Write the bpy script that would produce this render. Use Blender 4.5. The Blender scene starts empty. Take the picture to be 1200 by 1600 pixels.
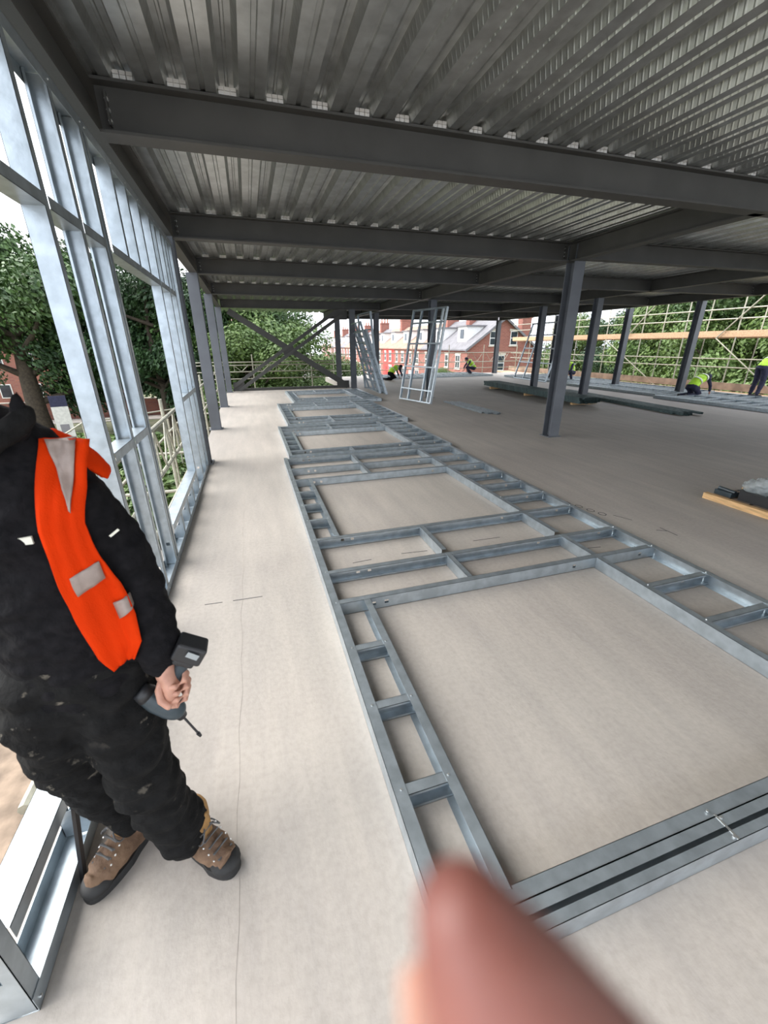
import bpy, bmesh, math, random
from mathutils import Vector, Matrix, Quaternion
from mathutils.bvhtree import BVHTree
from mathutils import noise as mnoise
random.seed(7)
C = bpy.context.scene.collection
PI = math.pi
V = Vector

# ------------------------------------------------------------ camera, sky, exposure
cam_d = bpy.data.cameras.new('camera'); cam = bpy.data.objects.new('camera', cam_d); C.objects.link(cam)
bpy.context.scene.camera = cam
fwd = V((0.27353957, 0.88367226, -0.37986765)); rgt = V((0.95461789, -0.29778586, -0.00531592)); upv = V((0.11781674, 0.36117435, 0.92502557))
M4 = Matrix((rgt, upv, -fwd)).transposed().to_4x4(); M4.translation = V((0, 0, 1.65))
cam.matrix_world = M4
cam_d.sensor_fit = 'HORIZONTAL'; cam_d.sensor_width = 36; cam_d.lens = 36 * 637.3 / 1200
cam_d.clip_start = 0.004; cam_d.clip_end = 600
cam_d.dof.use_dof = True; cam_d.dof.focus_distance = 3.2; cam_d.dof.aperture_fstop = 5.5

sc = bpy.context.scene
sc.view_settings.view_transform = 'Standard'; sc.view_settings.look = 'None'
sc.view_settings.exposure = 1.5; sc.view_settings.gamma = 1; sc.view_settings.use_curve_mapping = False
w = bpy.data.worlds.new('overcast_sky'); sc.world = w; w.use_nodes = True
nt = w.node_tree; nt.nodes.clear()
out = nt.nodes.new('ShaderNodeOutputWorld'); bg = nt.nodes.new('ShaderNodeBackground')
tc = nt.nodes.new('ShaderNodeTexCoord'); mp = nt.nodes.new('ShaderNodeMapping'); mp.inputs['Scale'].default_value = (1, 1, 3)
nz = nt.nodes.new('ShaderNodeTexNoise'); nz.inputs['Scale'].default_value = 1.6; nz.inputs['Detail'].default_value = 5
cr = nt.nodes.new('ShaderNodeValToRGB')
cr.color_ramp.elements[0].position = .3; cr.color_ramp.elements[0].color = (.72, .82, 1, 1)
cr.color_ramp.elements[1].position = .7; cr.color_ramp.elements[1].color = (1, 1, 1, 1)
nt.links.new(tc.outputs['Generated'], mp.inputs[0]); nt.links.new(mp.outputs[0], nz.inputs[0]); nt.links.new(nz.outputs[0], cr.inputs[0])
nt.links.new(cr.outputs[0], bg.inputs[0]); bg.inputs[1].default_value = 1.0
nt.links.new(bg.outputs[0], out.inputs[0])
sd = bpy.data.lights.new('veiled_sun', 'SUN'); so = bpy.data.objects.new('veiled_sun', sd); C.objects.link(so)
sd.energy = 2.3; sd.angle = math.radians(60); sd.color = (1, .96, .9)
so.rotation_euler = V((0.80, -0.30, -0.75)).to_track_quat('-Z', 'Y').to_euler()   # light comes from the left, behind

# ------------------------------------------------------------ materials
def mat(name, col, rough=.6, metal=0., var=.0, vscale=6., bump=0., bscale=40., col2=None, spec=None, stretch=(1, 1, 1), alpha=None, detail=4):
    m = bpy.data.materials.new(name); m.use_nodes = True
    t = m.node_tree; b = t.nodes['Principled BSDF']
    b.inputs['Roughness'].default_value = rough; b.inputs['Metallic'].default_value = metal
    if spec is not None: b.inputs['Specular IOR Level'].default_value = spec
    tc = t.nodes.new('ShaderNodeTexCoord'); mp = t.nodes.new('ShaderNodeMapping'); mp.inputs['Scale'].default_value = stretch
    t.links.new(tc.outputs['Object'], mp.inputs[0])
    n = t.nodes.new('ShaderNodeTexNoise'); n.inputs['Scale'].default_value = vscale; n.inputs['Detail'].default_value = detail
    t.links.new(mp.outputs[0], n.inputs[0])
    r = t.nodes.new('ShaderNodeValToRGB')
    c2 = col2 or tuple(min(1, c * (1 + var)) for c in col); c1 = col if col2 else tuple(c * (1 - var) for c in col)
    r.color_ramp.elements[0].position = .35; r.color_ramp.elements[0].color = (*c1, 1)
    r.color_ramp.elements[1].position = .65; r.color_ramp.elements[1].color = (*c2, 1)
    t.links.new(n.outputs[0], r.inputs[0]); t.links.new(r.outputs[0], b.inputs['Base Color'])
    if bump:
        n2 = t.nodes.new('ShaderNodeTexNoise'); n2.inputs['Scale'].default_value = bscale; n2.inputs['Detail'].default_value = 5
        t.links.new(mp.outputs[0], n2.inputs[0])
        bp = t.nodes.new('ShaderNodeBump'); bp.inputs['Strength'].default_value = bump; bp.inputs['Distance'].default_value = .01
        t.links.new(n2.outputs[0], bp.inputs['Height']); t.links.new(bp.outputs[0], b.inputs['Normal'])
    if alpha is not None: b.inputs['Alpha'].default_value = alpha
    return m

MT = {}
MT['galv'] = mat('galvanised_steel', (.42, .475, .51), .38, .75, .12, 14, .08, 60)
MT['galv_dark'] = mat('weathered_galvanised_steel', (.12, .17, .17), .5, .5, .25, 9, .1, 30)
MT['screw'] = mat('zinc_screw', (.8, .8, .78), .3, .9)
MT['steel'] = mat('grey_steel_primer', (.066, .065, .060), .55, 0, .10, 3, .08, 90, spec=.4)
MT['column'] = mat('blue_grey_steel_primer', (.12, .13, .145), .5, 0, .10, 3, .08, 90, spec=.4)
MT['slabtop'] = mat('concrete_over_deck', (.3, .3, .29), .9, 0, .1, 3)
MT['tube'] = mat('scaffold_tube', (.36, .35, .28), .5, .35, .15, 20, .1, 60)
MT['board'] = mat('scaffold_board', (.50, .33, .20), .8, 0, .25, 3, .2, 40, stretch=(1, 12, 12))
MT['toeboard'] = mat('weathered_toe_board', (.26, .19, .14), .85, 0, .25, 3, .2, 40)
MT['timber'] = mat('yellow_timber', (.66, .42, .20), .7, 0, .2, 6, .2, 60, stretch=(8, 1, 8))
MT['blackp'] = mat('black_plastic', (.02, .021, .023), .45, 0, .1, 10)
MT['bluegrey'] = mat('blue_grey_plastic', (.035, .052, .062), .4, 0, .2, 20)
MT['darkmetal'] = mat('dark_steel', (.06, .06, .065), .4, .8)
MT['film'] = mat('clear_plastic_film', (.5, .55, .55), .12, 0, .1, 20, .5, 30, alpha=.45)
MT['leaf'] = mat('green_leaves', (.022, .058, .012), .55, 0, 0, .9, 0, 1, col2=(.065, .125, .028))
MT['leaf2'] = mat('bright_leaves', (.055, .105, .022), .55, 0, 0, .9, 0, 1, col2=(.12, .185, .045))
MT['leaf3'] = mat('dark_leaves', (.015, .042, .013), .55, 0, 0, .9, 0, 1, col2=(.038, .085, .024))
MT['bark'] = mat('bark', (.05, .038, .025), .9, 0, .3, 8, .5, 20)
MT['soil'] = mat('bare_soil', (.24, .18, .13), .95, 0, .3, 3, .6, 12)
MT['grass'] = mat('rough_grass', (.11, .13, .05), .95, 0, 0, 1.2, .6, 20, col2=(.25, .24, .14))
MT['tarmac'] = mat('grey_tarmac', (.27, .26, .25), .9, 0, .1, 2, .2, 40)
MT['pave'] = mat('concrete_paving', (.42, .38, .34), .9, 0, .1, 2, .2, 40)
MT['slate'] = mat('slate_roof', (.17, .165, .175), .7, 0, .15, 2, .1, 30)
MT['tile'] = mat('brown_roof_tiles', (.30, .20, .15), .8, 0, .15, 2, .1, 30)
MT['whitep'] = mat('white_paint', (.75, .75, .73), .6, 0, .05, 5)
MT['glass'] = mat('dark_window_glass', (.04, .05, .06), .1, 0, .2, 1)
MT['redpaint'] = mat('bright_red_painted_brick', (.62, .05, .04), .7, 0, .1, 2)
MT['stone'] = mat('pale_stone', (.55, .50, .42), .8, 0, .1, 5)
MT['pot'] = mat('terracotta', (.42, .15, .08), .8, 0, .1, 8)
MT['black'] = mat('black_work_cloth', (.005, .005, .006), .9, 0, 0, 45, .5, 55, col2=(.010, .0095, .011), spec=.15)
MT['hivis_y'] = mat('yellow_hi_vis', (.50, .85, .05), .6, 0, .1, 20)
MT['reflect'] = mat('retro_reflective_tape', (.30, .24, .21), .45, .1, .08, 60, .1, 300)
MT['reflectw'] = mat('white_reflective_tape', (.7, .7, .6), .5, 0, .1, 60)
MT['navy'] = mat('navy_cloth', (.02, .022, .05), .85, 0, .2, 20)
MT['sole'] = mat('black_rubber', (.02, .02, .02), .7, 0, .3, 20)
MT['lace'] = mat('grey_lace', (.10, .10, .10), .8)
MT['tan'] = mat('tan_leather_cuff', (.36, .20, .07), .8, 0, .2, 30, .3, 80)
MT['hair'] = mat('dark_hair', (.02, .014, .01), .7, 0, .3, 60, .5, 100)
MT['carred'] = mat('red_car_paint', (.45, .02, .02), .3)
MT['mark'] = mat('pencil_line', (.10, .10, .10), .9)
MT['barrier'] = mat('faded_poster_white', (.50, .50, .46), .7, 0, .1, 9)

def skinmat(name, c, c2, sss=.25):
    m = mat(name, c, .5, 0, 0, 30, .12, 220, col2=c2)
    b = m.node_tree.nodes['Principled BSDF']
    b.inputs['Subsurface Weight'].default_value = sss; b.inputs['Subsurface Radius'].default_value = (.006, .002, .001)
    b.inputs['Subsurface Scale'].default_value = 1
    return m
MT['skin'] = skinmat('skin', (.40, .20, .14), (.52, .28, .20), .1)
MT['finger'] = skinmat('shaded_finger_skin', (.185, .064, .05), (.24, .092, .072), .12)  # shade on the fingertip is put into this darker skin colour

def hivis_orange():
    m = mat('orange_hi_vis', (.62, .034, .0004), .8, 0, .06, 8, .25, 300, spec=.1)
    return m
MT['orange'] = hivis_orange()

def boot_mat():
    m = mat('brown_nubuck', (.11, .062, .035), .8, 0, 0, 14, .35, 90, col2=(.22, .135, .08)); return m
MT['boot'] = boot_mat()

def trouser_mat():
    # black work trousers with dried plaster and paint splashes
    m = mat('paint_splashed_black_cloth', (.006, .006, .006), .9, 0, 0, 25, .5, 60, col2=(.011, .011, .011), spec=.15)
    t = m.node_tree; b = t.nodes['Principled BSDF']
    base = b.inputs['Base Color'].links[0].from_socket
    tcn = t.nodes.new('ShaderNodeTexCoord')
    n = t.nodes.new('ShaderNodeTexNoise'); n.inputs['Scale'].default_value = 22; n.inputs['Detail'].default_value = 6; n.inputs['Roughness'].default_value = .6
    n3 = t.nodes.new('ShaderNodeTexNoise'); n3.inputs['Scale'].default_value = 4; n3.inputs['Detail'].default_value = 2
    t.links.new(tcn.outputs['Object'], n.inputs[0]); t.links.new(tcn.outputs['Object'], n3.inputs[0])
    r = t.nodes.new('ShaderNodeValToRGB'); r.color_ramp.elements[0].position = .63; r.color_ramp.elements[1].position = .69
    t.links.new(n.outputs[0], r.inputs[0])
    r2 = t.nodes.new('ShaderNodeValToRGB'); r2.color_ramp.elements[0].position = .40; r2.color_ramp.elements[1].position = .62
    t.links.new(n3.outputs[0], r2.inputs[0])
    mm = t.nodes.new('ShaderNodeMath'); mm.operation = 'MULTIPLY'
    t.links.new(r.outputs[0], mm.inputs[0]); t.links.new(r2.outputs[0], mm.inputs[1])
    m2 = t.nodes.new('ShaderNodeMath'); m2.operation = 'MULTIPLY'; m2.inputs[1].default_value = .5; t.links.new(mm.outputs[0], m2.inputs[0])
    mx = t.nodes.new('ShaderNodeMix'); mx.data_type = 'RGBA'
    t.links.new(m2.outputs[0], mx.inputs[0]); t.links.new(base, mx.inputs[6]); mx.inputs[7].default_value = (.28, .25, .20, 1)
    t.links.new(mx.outputs[2], b.inputs['Base Color'])
    return m
MT['trouser'] = trouser_mat()

def brick_mat(name, c1, c2, mortar):
    m = bpy.data.materials.new(name); m.use_nodes = True
    t = m.node_tree; b = t.nodes['Principled BSDF']; b.inputs['Roughness'].default_value = .9
    tcn = t.nodes.new('ShaderNodeTexCoord')
    sep = t.nodes.new('ShaderNodeSeparateXYZ'); cmb = t.nodes.new('ShaderNodeCombineXYZ'); ad = t.nodes.new('ShaderNodeMath')
    t.links.new(tcn.outputs['Object'], sep.inputs[0]); t.links.new(sep.outputs[0], ad.inputs[0]); t.links.new(sep.outputs[1], ad.inputs[1])
    t.links.new(ad.outputs[0], cmb.inputs[0]); t.links.new(sep.outputs[2], cmb.inputs[1])
    br = t.nodes.new('ShaderNodeTexBrick'); br.inputs['Scale'].default_value = 1
    br.inputs['Brick Width'].default_value = .45; br.inputs['Row Height'].default_value = .15; br.inputs['Mortar Size'].default_value = .012
    br.inputs['Color1'].default_value = (*c1, 1); br.inputs['Color2'].default_value = (*c2, 1); br.inputs['Mortar'].default_value = (*mortar, 1)
    t.links.new(cmb.outputs[0], br.inputs['Vector']); t.links.new(br.outputs[0], b.inputs['Base Color'])
    return m
MT['brick'] = brick_mat('red_brick', (.31, .115, .085), (.24, .085, .065), (.30, .2, .16))
MT['brickwall'] = brick_mat('orange_red_brick', (.34, .13, .09), (.26, .10, .08), (.25, .18, .15))

def floor_mat():
    m = bpy.data.materials.new('power_floated_concrete'); m.use_nodes = True
    t = m.node_tree; b = t.nodes['Principled BSDF']; b.inputs['Roughness'].default_value = .62; b.inputs['Specular IOR Level'].default_value = .35
    L = t.links.new
    tcn = t.nodes.new('ShaderNodeTexCoord')
    def noise(sc_, scale, det=5, rough=.5):
        mpn = t.nodes.new('ShaderNodeMapping'); mpn.inputs['Scale'].default_value = scale; L(tcn.outputs['Object'], mpn.inputs[0])
        n = t.nodes.new('ShaderNodeTexNoise'); n.inputs['Scale'].default_value = sc_; n.inputs['Detail'].default_value = det; n.inputs['Roughness'].default_value = rough
        L(mpn.outputs[0], n.inputs[0]); return n.outputs[0]
    def ramp(s, p0, c0, p1, c1):
        r = t.nodes.new('ShaderNodeValToRGB'); r.color_ramp.elements[0].position = p0; r.color_ramp.elements[0].color = (*c0, 1)
        r.color_ramp.elements[1].position = p1; r.color_ramp.elements[1].color = (*c1, 1); L(s, r.inputs[0]); return r.outputs[0]
    def mix(f, a, b_, mode='MIX'):
        x = t.nodes.new('ShaderNodeMix'); x.data_type = 'RGBA'; x.blend_type = mode
        if isinstance(f, float): x.inputs[0].default_value = f
        else: L(f, x.inputs[0])
        L(a, x.inputs[6]); L(b_, x.inputs[7]); return x.outputs[2]
    base = ramp(noise(.7, (1, 1, 1), 6), .3, (.40, .365, .335), .7, (.47, .435, .395))
    strk = ramp(noise(2.2, (3.0, .35, 1), 6, .65), .3, (.86, .86, .86), .72, (1.06, 1.05, 1.03))
    spk = ramp(noise(38, (1, 1, 1), 3), .25, (.82, .82, .8), .6, (1, 1, 1))
    c = mix(1., base, strk, 'MULTIPLY'); c = mix(.6, c, spk, 'MULTIPLY')
    L(c, b.inputs['Base Color'])
    bp = t.nodes.new('ShaderNodeBump'); bp.inputs['Strength'].default_value = .22; bp.inputs['Distance'].default_value = .012
    L(noise(9, (1.4, .8, 1), 8, .7), bp.inputs['Height'])
    bp2 = t.nodes.new('ShaderNodeBump'); bp2.inputs['Strength'].default_value = .15; bp2.inputs['Distance'].default_value = .004
    L(noise(70, (1, 1, 1), 4), bp2.inputs['Height']); L(bp.outputs[0], bp2.inputs['Normal']); L(bp2.outputs[0], b.inputs['Normal'])
    return m
MT['floor'] = floor_mat()

def deck_mat():
    m = bpy.data.materials.new('embossed_galvanised_decking'); m.use_nodes = True
    t = m.node_tree; b = t.nodes['Principled BSDF']; L = t.links.new
    b.inputs['Roughness'].default_value = .30; b.inputs['Metallic'].default_value = .85
    tcn = t.nodes.new('ShaderNodeTexCoord')
    n = t.nodes.new('ShaderNodeTexNoise'); n.inputs['Scale'].default_value = 9; n.inputs['Detail'].default_value = 6
    L(tcn.outputs['Object'], n.inputs[0])
    r = t.nodes.new('ShaderNodeValToRGB'); r.color_ramp.elements[0].position = .3; r.color_ramp.elements[0].color = (.40, .41, .40, 1)
    r.color_ramp.elements[1].position = .7; r.color_ramp.elements[1].color = (.56, .58, .57, 1)
    L(n.outputs[0], r.inputs[0]); L(r.outputs[0], b.inputs['Base Color'])
    # pressed dimples on the sloping webs only (where the sheet is neither flat top nor flat bottom)
    geo = t.nodes.new('ShaderNodeNewGeometry'); sx = t.nodes.new('ShaderNodeSeparateXYZ'); L(geo.outputs['True Normal'], sx.inputs[0])
    ab = t.nodes.new('ShaderNodeMath'); ab.operation = 'ABSOLUTE'; L(sx.outputs[2], ab.inputs[0])
    lt = t.nodes.new('ShaderNodeMath'); lt.operation = 'LESS_THAN'; lt.inputs[1].default_value = .9; L(ab.outputs[0], lt.inputs[0])
    so_ = t.nodes.new('ShaderNodeSeparateXYZ'); L(tcn.outputs['Object'], so_.inputs[0])
    ml = t.nodes.new('ShaderNodeMath'); ml.operation = 'MULTIPLY'; ml.inputs[1].default_value = 2 * PI / .05; L(so_.outputs[1], ml.inputs[0])
    zt = t.nodes.new('ShaderNodeMath'); zt.operation = 'MULTIPLY'; zt.inputs[1].default_value = 35; L(so_.outputs[2], zt.inputs[0])
    ad = t.nodes.new('ShaderNodeMath'); L(ml.outputs[0], ad.inputs[0]); L(zt.outputs[0], ad.inputs[1])
    sn = t.nodes.new('ShaderNodeMath'); sn.operation = 'SINE'; L(ad.outputs[0], sn.inputs[0])
    gt = t.nodes.new('ShaderNodeMath'); gt.operation = 'MAXIMUM'; gt.inputs[1].default_value = .35; L(sn.outputs[0], gt.inputs[0])
    mm = t.nodes.new('ShaderNodeMath'); mm.operation = 'MULTIPLY'; L(gt.outputs[0], mm.inputs[0]); L(lt.outputs[0], mm.inputs[1])
    bp = t.nodes.new('ShaderNodeBump'); bp.inputs['Strength'].default_value = .6; bp.inputs['Distance'].default_value = .0035
    L(mm.outputs[0], bp.inputs['Height']); L(bp.outputs[0], b.inputs['Normal'])
    return m
MT['deck'] = deck_mat()

# ------------------------------------------------------------ mesh helpers
class MB:
    def __init__(s): s.v = []; s.f = []
    def hexa(s, p):                                 # 8 corners: bottom 4 ccw, top 4 ccw
        b = len(s.v); s.v += [tuple(q) for q in p]
        s.f += [(b, b+3, b+2, b+1), (b+4, b+5, b+6, b+7), (b, b+1, b+5, b+4), (b+1, b+2, b+6, b+5), (b+2, b+3, b+7, b+6), (b+3, b, b+4, b+7)]
        return s
    def box(s, a, b, F=None):
        x0, y0, z0 = [min(i, j) for i, j in zip(a, b)]; x1, y1, z1 = [max(i, j) for i, j in zip(a, b)]
        p = [(x0, y0, z0), (x1, y0, z0), (x1, y1, z0), (x0, y1, z0), (x0, y0, z1), (x1, y0, z1), (x1, y1, z1), (x0, y1, z1)]
        if F: p = [F(*q) for q in p]
        return s.hexa(p)
    def tube(s, a, b, r, n=10, r2=None):
        a = V(a); b = V(b); d = (b - a).normalized(); r2 = r if r2 is None else r2
        u = d.cross(V((0, 0, 1)) if abs(d.z) < .9 else V((1, 0, 0))).normalized(); w_ = d.cross(u)
        k = len(s.v)
        for c, rr in ((a, r), (b, r2)):
            for i in range(n):
                t = 2 * PI * i / n; s.v.append(tuple(c + (u * math.cos(t) + w_ * math.sin(t)) * rr))
        for i in range(n):
            j = (i + 1) % n; s.f.append((k+i, k+j, k+n+j, k+n+i))
        s.f.append(tuple(k + n - 1 - i for i in range(n))); s.f.append(tuple(k + n + i for i in range(n)))
        return s
    def bar(s, a, b, wx, wy, side=(0, 0, 1)):       # rectangular bar from a to b
        a = V(a); b = V(b); d = (b - a).normalized(); sd_ = V(side)
        u = d.cross(sd_).normalized(); w_ = u.cross(d).normalized()
        p = []
        for c in (a, b):
            p += [c + u*wx/2*i + w_*wy/2*j for i, j in ((-1, -1), (1, -1), (1, 1), (-1, 1))]
        return s.hexa(p)
    def loft(s, rings, cap=True):                   # rings: list of lists of points, same count
        k = len(s.v); n = len(rings[0])
        for r in rings: s.v += [tuple(q) for q in r]
        for i in range(len(rings) - 1):
            for j in range(n):
                j2 = (j + 1) % n; s.f.append((k+i*n+j, k+i*n+j2, k+(i+1)*n+j2, k+(i+1)*n+j))
        if cap:
            s.f.append(tuple(k + n - 1 - j for j in range(n))); s.f.append(tuple(k + (len(rings)-1)*n + j for j in range(n)))
        return s
    def limb(s, pts, n=16):
        """pts: (x,y,z, ra, rb, angle) elliptical rings around a path; ra across x-ish axis, rb the other"""
        P = [V(p[:3]) for p in pts]; rings = []
        for i, p in enumerate(pts):
            d = (P[min(i+1, len(P)-1)] - P[max(i-1, 0)]).normalized()
            u = (V((1, 0, 0)) - d * d.x)
            if u.length < .3: u = V((0, 1, 0)) - d * d.y
            u.normalize(); w_ = d.cross(u)
            ra = p[3]; rb = p[4] if len(p) > 4 else p[3]
            rings.append([P[i] + u*ra*math.cos(2*PI*j/n) + w_*rb*math.sin(2*PI*j/n) for j in range(n)])
        d0 = (P[0] - P[1]).normalized(); d1 = (P[-1] - P[-2]).normalized()
        def scaled(ring, c, f, off): return [c + (q - c) * f + off for q in ring]
        r0, r1 = min(pts[0][3], pts[0][4] if len(pts[0]) > 4 else 9), min(pts[-1][3], pts[-1][4] if len(pts[-1]) > 4 else 9)
        full = [scaled(rings[0], P[0], .5, d0*r0*.75), scaled(rings[0], P[0], .85, d0*r0*.4)] + rings + [scaled(rings[-1], P[-1], .85, d1*r1*.4), scaled(rings[-1], P[-1], .5, d1*r1*.75)]
        return s.loft(full)
    def ell(s, c, r, n=16, m=10, rot=None):
        c = V(c); k = []; R_ = rot or Matrix.Identity(3)
        rings = []
        for i in range(1, m):
            t = PI * i / m
            rings.append([c + R_ @ V((r[0]*math.sin(t)*math.cos(2*PI*j/n), r[1]*math.sin(t)*math.sin(2*PI*j/n), r[2]*math.cos(t))) for j in range(n)])
        return s.loft(rings)
    def obj(s, name, m, parent=None, smooth=False, me=None):
        me = bpy.data.meshes.new(name); me.from_pydata(s.v, [], s.f); me.update()
        bm = bmesh.new(); bm.from_mesh(me); bmesh.ops.recalc_face_normals(bm, faces=bm.faces); bm.to_mesh(me); bm.free()
        if smooth:
            for p in me.polygons: p.use_smooth = True
        me.materials.append(MT[m] if isinstance(m, str) else m)
        o = bpy.data.objects.new(name, me); C.objects.link(o)
        if parent is not None: o.parent = parent
        return o

def tag(o, label, cat, group=None, kind=None):
    o['label'] = label; o['category'] = cat
    if group: o['group'] = group
    if kind: o['kind'] = kind
    return o
def thing(name, label, cat, loc=(0, 0, 0), rot=(0, 0, 0), group=None):
    o = bpy.data.objects.new(name, None); C.objects.link(o); o.location = loc; o.rotation_euler = rot
    o.empty_display_size = .2
    return tag(o, label, cat, group)
def struct(o): o['kind'] = 'structure'; return o
def dup(root, loc=None, rot=None, label=None, group=None, scale=None, mats=None):
    def cp(o, par):
        c = o.copy(); C.objects.link(c)
        if par is not None: c.parent = par
        for ch in KIDS.get(o.name, list(o.children)): cp(ch, c)
        return c
    r = cp(root, None)
    if loc is not None: r.location = loc
    if rot is not None: r.rotation_euler = rot
    if scale is not None: r.scale = scale
    if label: r['label'] = label
    if group: r['group'] = group
    return r
KIDS = {}

def remesh(mb, name, m, parent, voxel=.01, smooth=6, wr=0., wscale=12., sub=0):
    o = mb.obj('tmp', m)
    md = o.modifiers.new('r', 'REMESH'); md.mode = 'VOXEL'; md.voxel_size = voxel; md.use_smooth_shade = True
    s_ = o.modifiers.new('s', 'SMOOTH'); s_.iterations = smooth; s_.factor = .5
    dg = bpy.context.evaluated_depsgraph_get()
    me = bpy.data.meshes.new_from_object(o.evaluated_get(dg)); me.name = name
    me.materials.clear(); me.materials.append(MT[m] if isinstance(m, str) else m)
    bpy.data.objects.remove(o)
    if wr:
        ns = [v.normal.copy() for v in me.vertices]
        for v, n_ in zip(me.vertices, ns):
            p = v.co; q = V((p.x*wscale*.8, p.y*wscale*.8, p.z*wscale*1.5))
            v.co = p + n_ * wr * (mnoise.noise(q) + .5*mnoise.noise(q*2.3))
    for p in me.polygons: p.use_smooth = True
    o = bpy.data.objects.new(name, me); C.objects.link(o)
    if parent is not None: o.parent = parent
    return o

# ============================================================ THE SETTING
# --- floor slab (L-shaped at the back) and its lines
SX0, SX1 = -.92, 16.2
fm = MB()
fm.box((SX0, -4, -.22), (3.95, 17.45, 0)); fm.box((3.95, -4, -.22), (SX1, 23.6, 0))
floor = struct(fm.obj('floor', 'floor'))
def mark(pts, wd=.006, nm='pencil_line'):
    b = MB()
    for a, c in zip(pts, pts[1:]):
        b.bar((*a, .0012), (*c, .0012), wd, .0014)
    o = b.obj(nm, 'mark', floor); return o
mark([(-.485, 2.616), (-.37, 2.61)], .006); mark([(-.30, 2.607), (-.103, 2.599)], .006)
for ox, oy in ((3.21, 3.46), (3.26, 3.33), (3.30, 3.2), (3.34, 3.08)):
    n_ = 7; pts = [(ox + .035*math.cos(k*1.0 + ox*40), oy + .045*math.sin(k*1.0 + ox*40)) for k in range(n_)]
    mark(pts, .008, 'survey_number')
mark([(3.60, 2.63), (3.60, 2.45)], .008); mark([(3.60, 2.55), (3.52, 2.60)], .008)
mark([(3.42, 3.02), (3.50, 2.86)], .007)
mark([(.62, 2.87), (.78, 2.88)], .006); mark([(1.05, 2.90), (1.28, 2.88)], .006); mark([(1.75, 2.93), (2.02, 2.92)], .006); mark([(2.6, 2.5), (2.75, 2.48)], .006)
# day joint ridge in the screed
rb = MB(); pr = None
for k in range(40):
    y = .3 + k*.12; x = -.24 + .006*math.sin(k*1.7) + .004*math.sin(k*.6)
    if pr: rb.bar(pr, (x, y, .0005), .005, .0012)
    pr = (x, y, .0002)
rb.obj('screed_ridge', 'floor', floor)

# --- ceiling: trapezoidal composite decking spanning along y, concrete above
H0, DZ = 3.175, .062           # soffit of the ribs, rib depth
BEAM_ROWS = (3.75, 6.6, 9.5, 12.95, 17.2, 20.2)
def deck():
    b = MB(); P = .305; x = -.95; prof = []
    n = int((14.25 + .95) / P)
    ox = -.95 + .01
    # centre of each raised part sits on x = .0765 + k*P
    x0 = .0765 - P * 4
    for k in range(n + 2):
        c = x0 + k*P
        prof += [(c - .070, 0), (c - .044, DZ), (c - .012, DZ), (c - .006, DZ-.008), (c + .006, DZ-.008), (c + .012, DZ), (c + .044, DZ), (c + .070, 0),
                 (c + .135, 0), (c + .141, .012), (c + .164, .012), (c + .170, 0)]
    prof = [p for p in prof if -.98 < p[0] < 14.3]
    y0, y1 = -3.0, 23.2
    ny = 2
    i0 = len(b.v)
    for (xx, zz) in prof: b.v.append((xx, y0, H0 + zz)); b.v.append((xx, y1, H0 + zz))
    for i in range(len(prof) - 1): b.f.append((i0+2*i, i0+2*i+1, i0+2*i+3, i0+2*i+2))
    return b
o = deck().obj('ceiling', 'deck'); struct(o)
top = MB(); top.box((-1.0, -3.0, 3.245), (14.3, 23.2, 3.42)); struct(top.obj('ceiling_slab', 'slabtop', o))

# ------------------------------------------------------------ steelwork
def ibeam(mb, a, b, hgt, wid, tf=.016, tw=.012):
    """I section from a to b (points on the underside centre line)"""
    a = V(a); b = V(b); d = (b - a).normalized(); s_ = d.cross(V((0, 0, 1))).normalized()
    def slab(w0, z0, z1):
        p = []
        for z in (z0, z1):
            p += [a - s_*w0/2 + V((0, 0, z)), a + s_*w0/2 + V((0, 0, z)), b + s_*w0/2 + V((0, 0, z)), b - s_*w0/2 + V((0, 0, z))]
        mb.hexa(p)
    slab(wid, 0, tf); slab(wid, hgt - tf, hgt); slab(tw, tf, hgt - tf)
ZB, BH = 2.90, .272
def beam(a, b, label, hgt=BH, wid=.165, z=ZB, bolts=True, m='steel'):
    r = thing('steel_beam', label, 'beam', (a[0], a[1], z))
    mb = MB(); ibeam(mb, (0, 0, 0), (b[0]-a[0], b[1]-a[1], 0), hgt, wid)
    mb.obj('i_section', m, r)
    if bolts:
        d = V((b[0]-a[0], b[1]-a[1], 0)); L = d.length; d.normalize(); s_ = d.cross(V((0, 0, 1)))
        for t, sg in ((.06, 1), (L - .06, -1)):
            p = MB(); c = d*t
            p.bar(c + s_*.012 + V((0, 0, .05)), c + s_*.012 + V((0, 0, hgt - .05)), .01, .09, side=tuple(s_))
            p.obj('cleat_plate', m, r)
            q = MB()
            for zz in (.08, .135, .19):
                for e in (-1, 1):
                    q.tube(c + V((0, 0, zz)) - s_*e*.03, c + V((0, 0, zz)) - s_*e*.006, .012, 6)
            q.obj('bolt_set', 'screw', r)
    return r
rows_txt = ('broad grey transverse ceiling beam nearest the viewer, crossing the whole upper photo', 'second grey transverse beam from the front, reaching the nearest left column',
            'third grey transverse beam from the front, its blue glare band starting below the deck', 'fourth grey transverse beam from the front, short-looking under the deck',
            'grey beam over the crossed bracing at the back of the left bay', 'distant grey beam above the leaning frames by the far terrace view')
for i, y in enumerate(BEAM_ROWS):
    x0 = -.72 if i < 5 else 3.95
    br_ = beam((x0, y), ((5.24 if i else 14.1), y), rows_txt[i])
    fill = MB(); k = 0
    while -.535 + k*.305 < 5.1 and i < 4:
        c = -.535 + k*.305 - x0
        for q in range(3):
            for p_ in range(2): fill.box((c-.055+q*.038, -.075, BH+.004+p_*.022), (c-.055+q*.038+.034, -.05, BH+.004+p_*.022+.019))
        k += 1
    if i < 4: fill.obj('bright_void_block', 'whitep', br_)  # white blocks stand in for the lit deck ends in the voids
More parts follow.
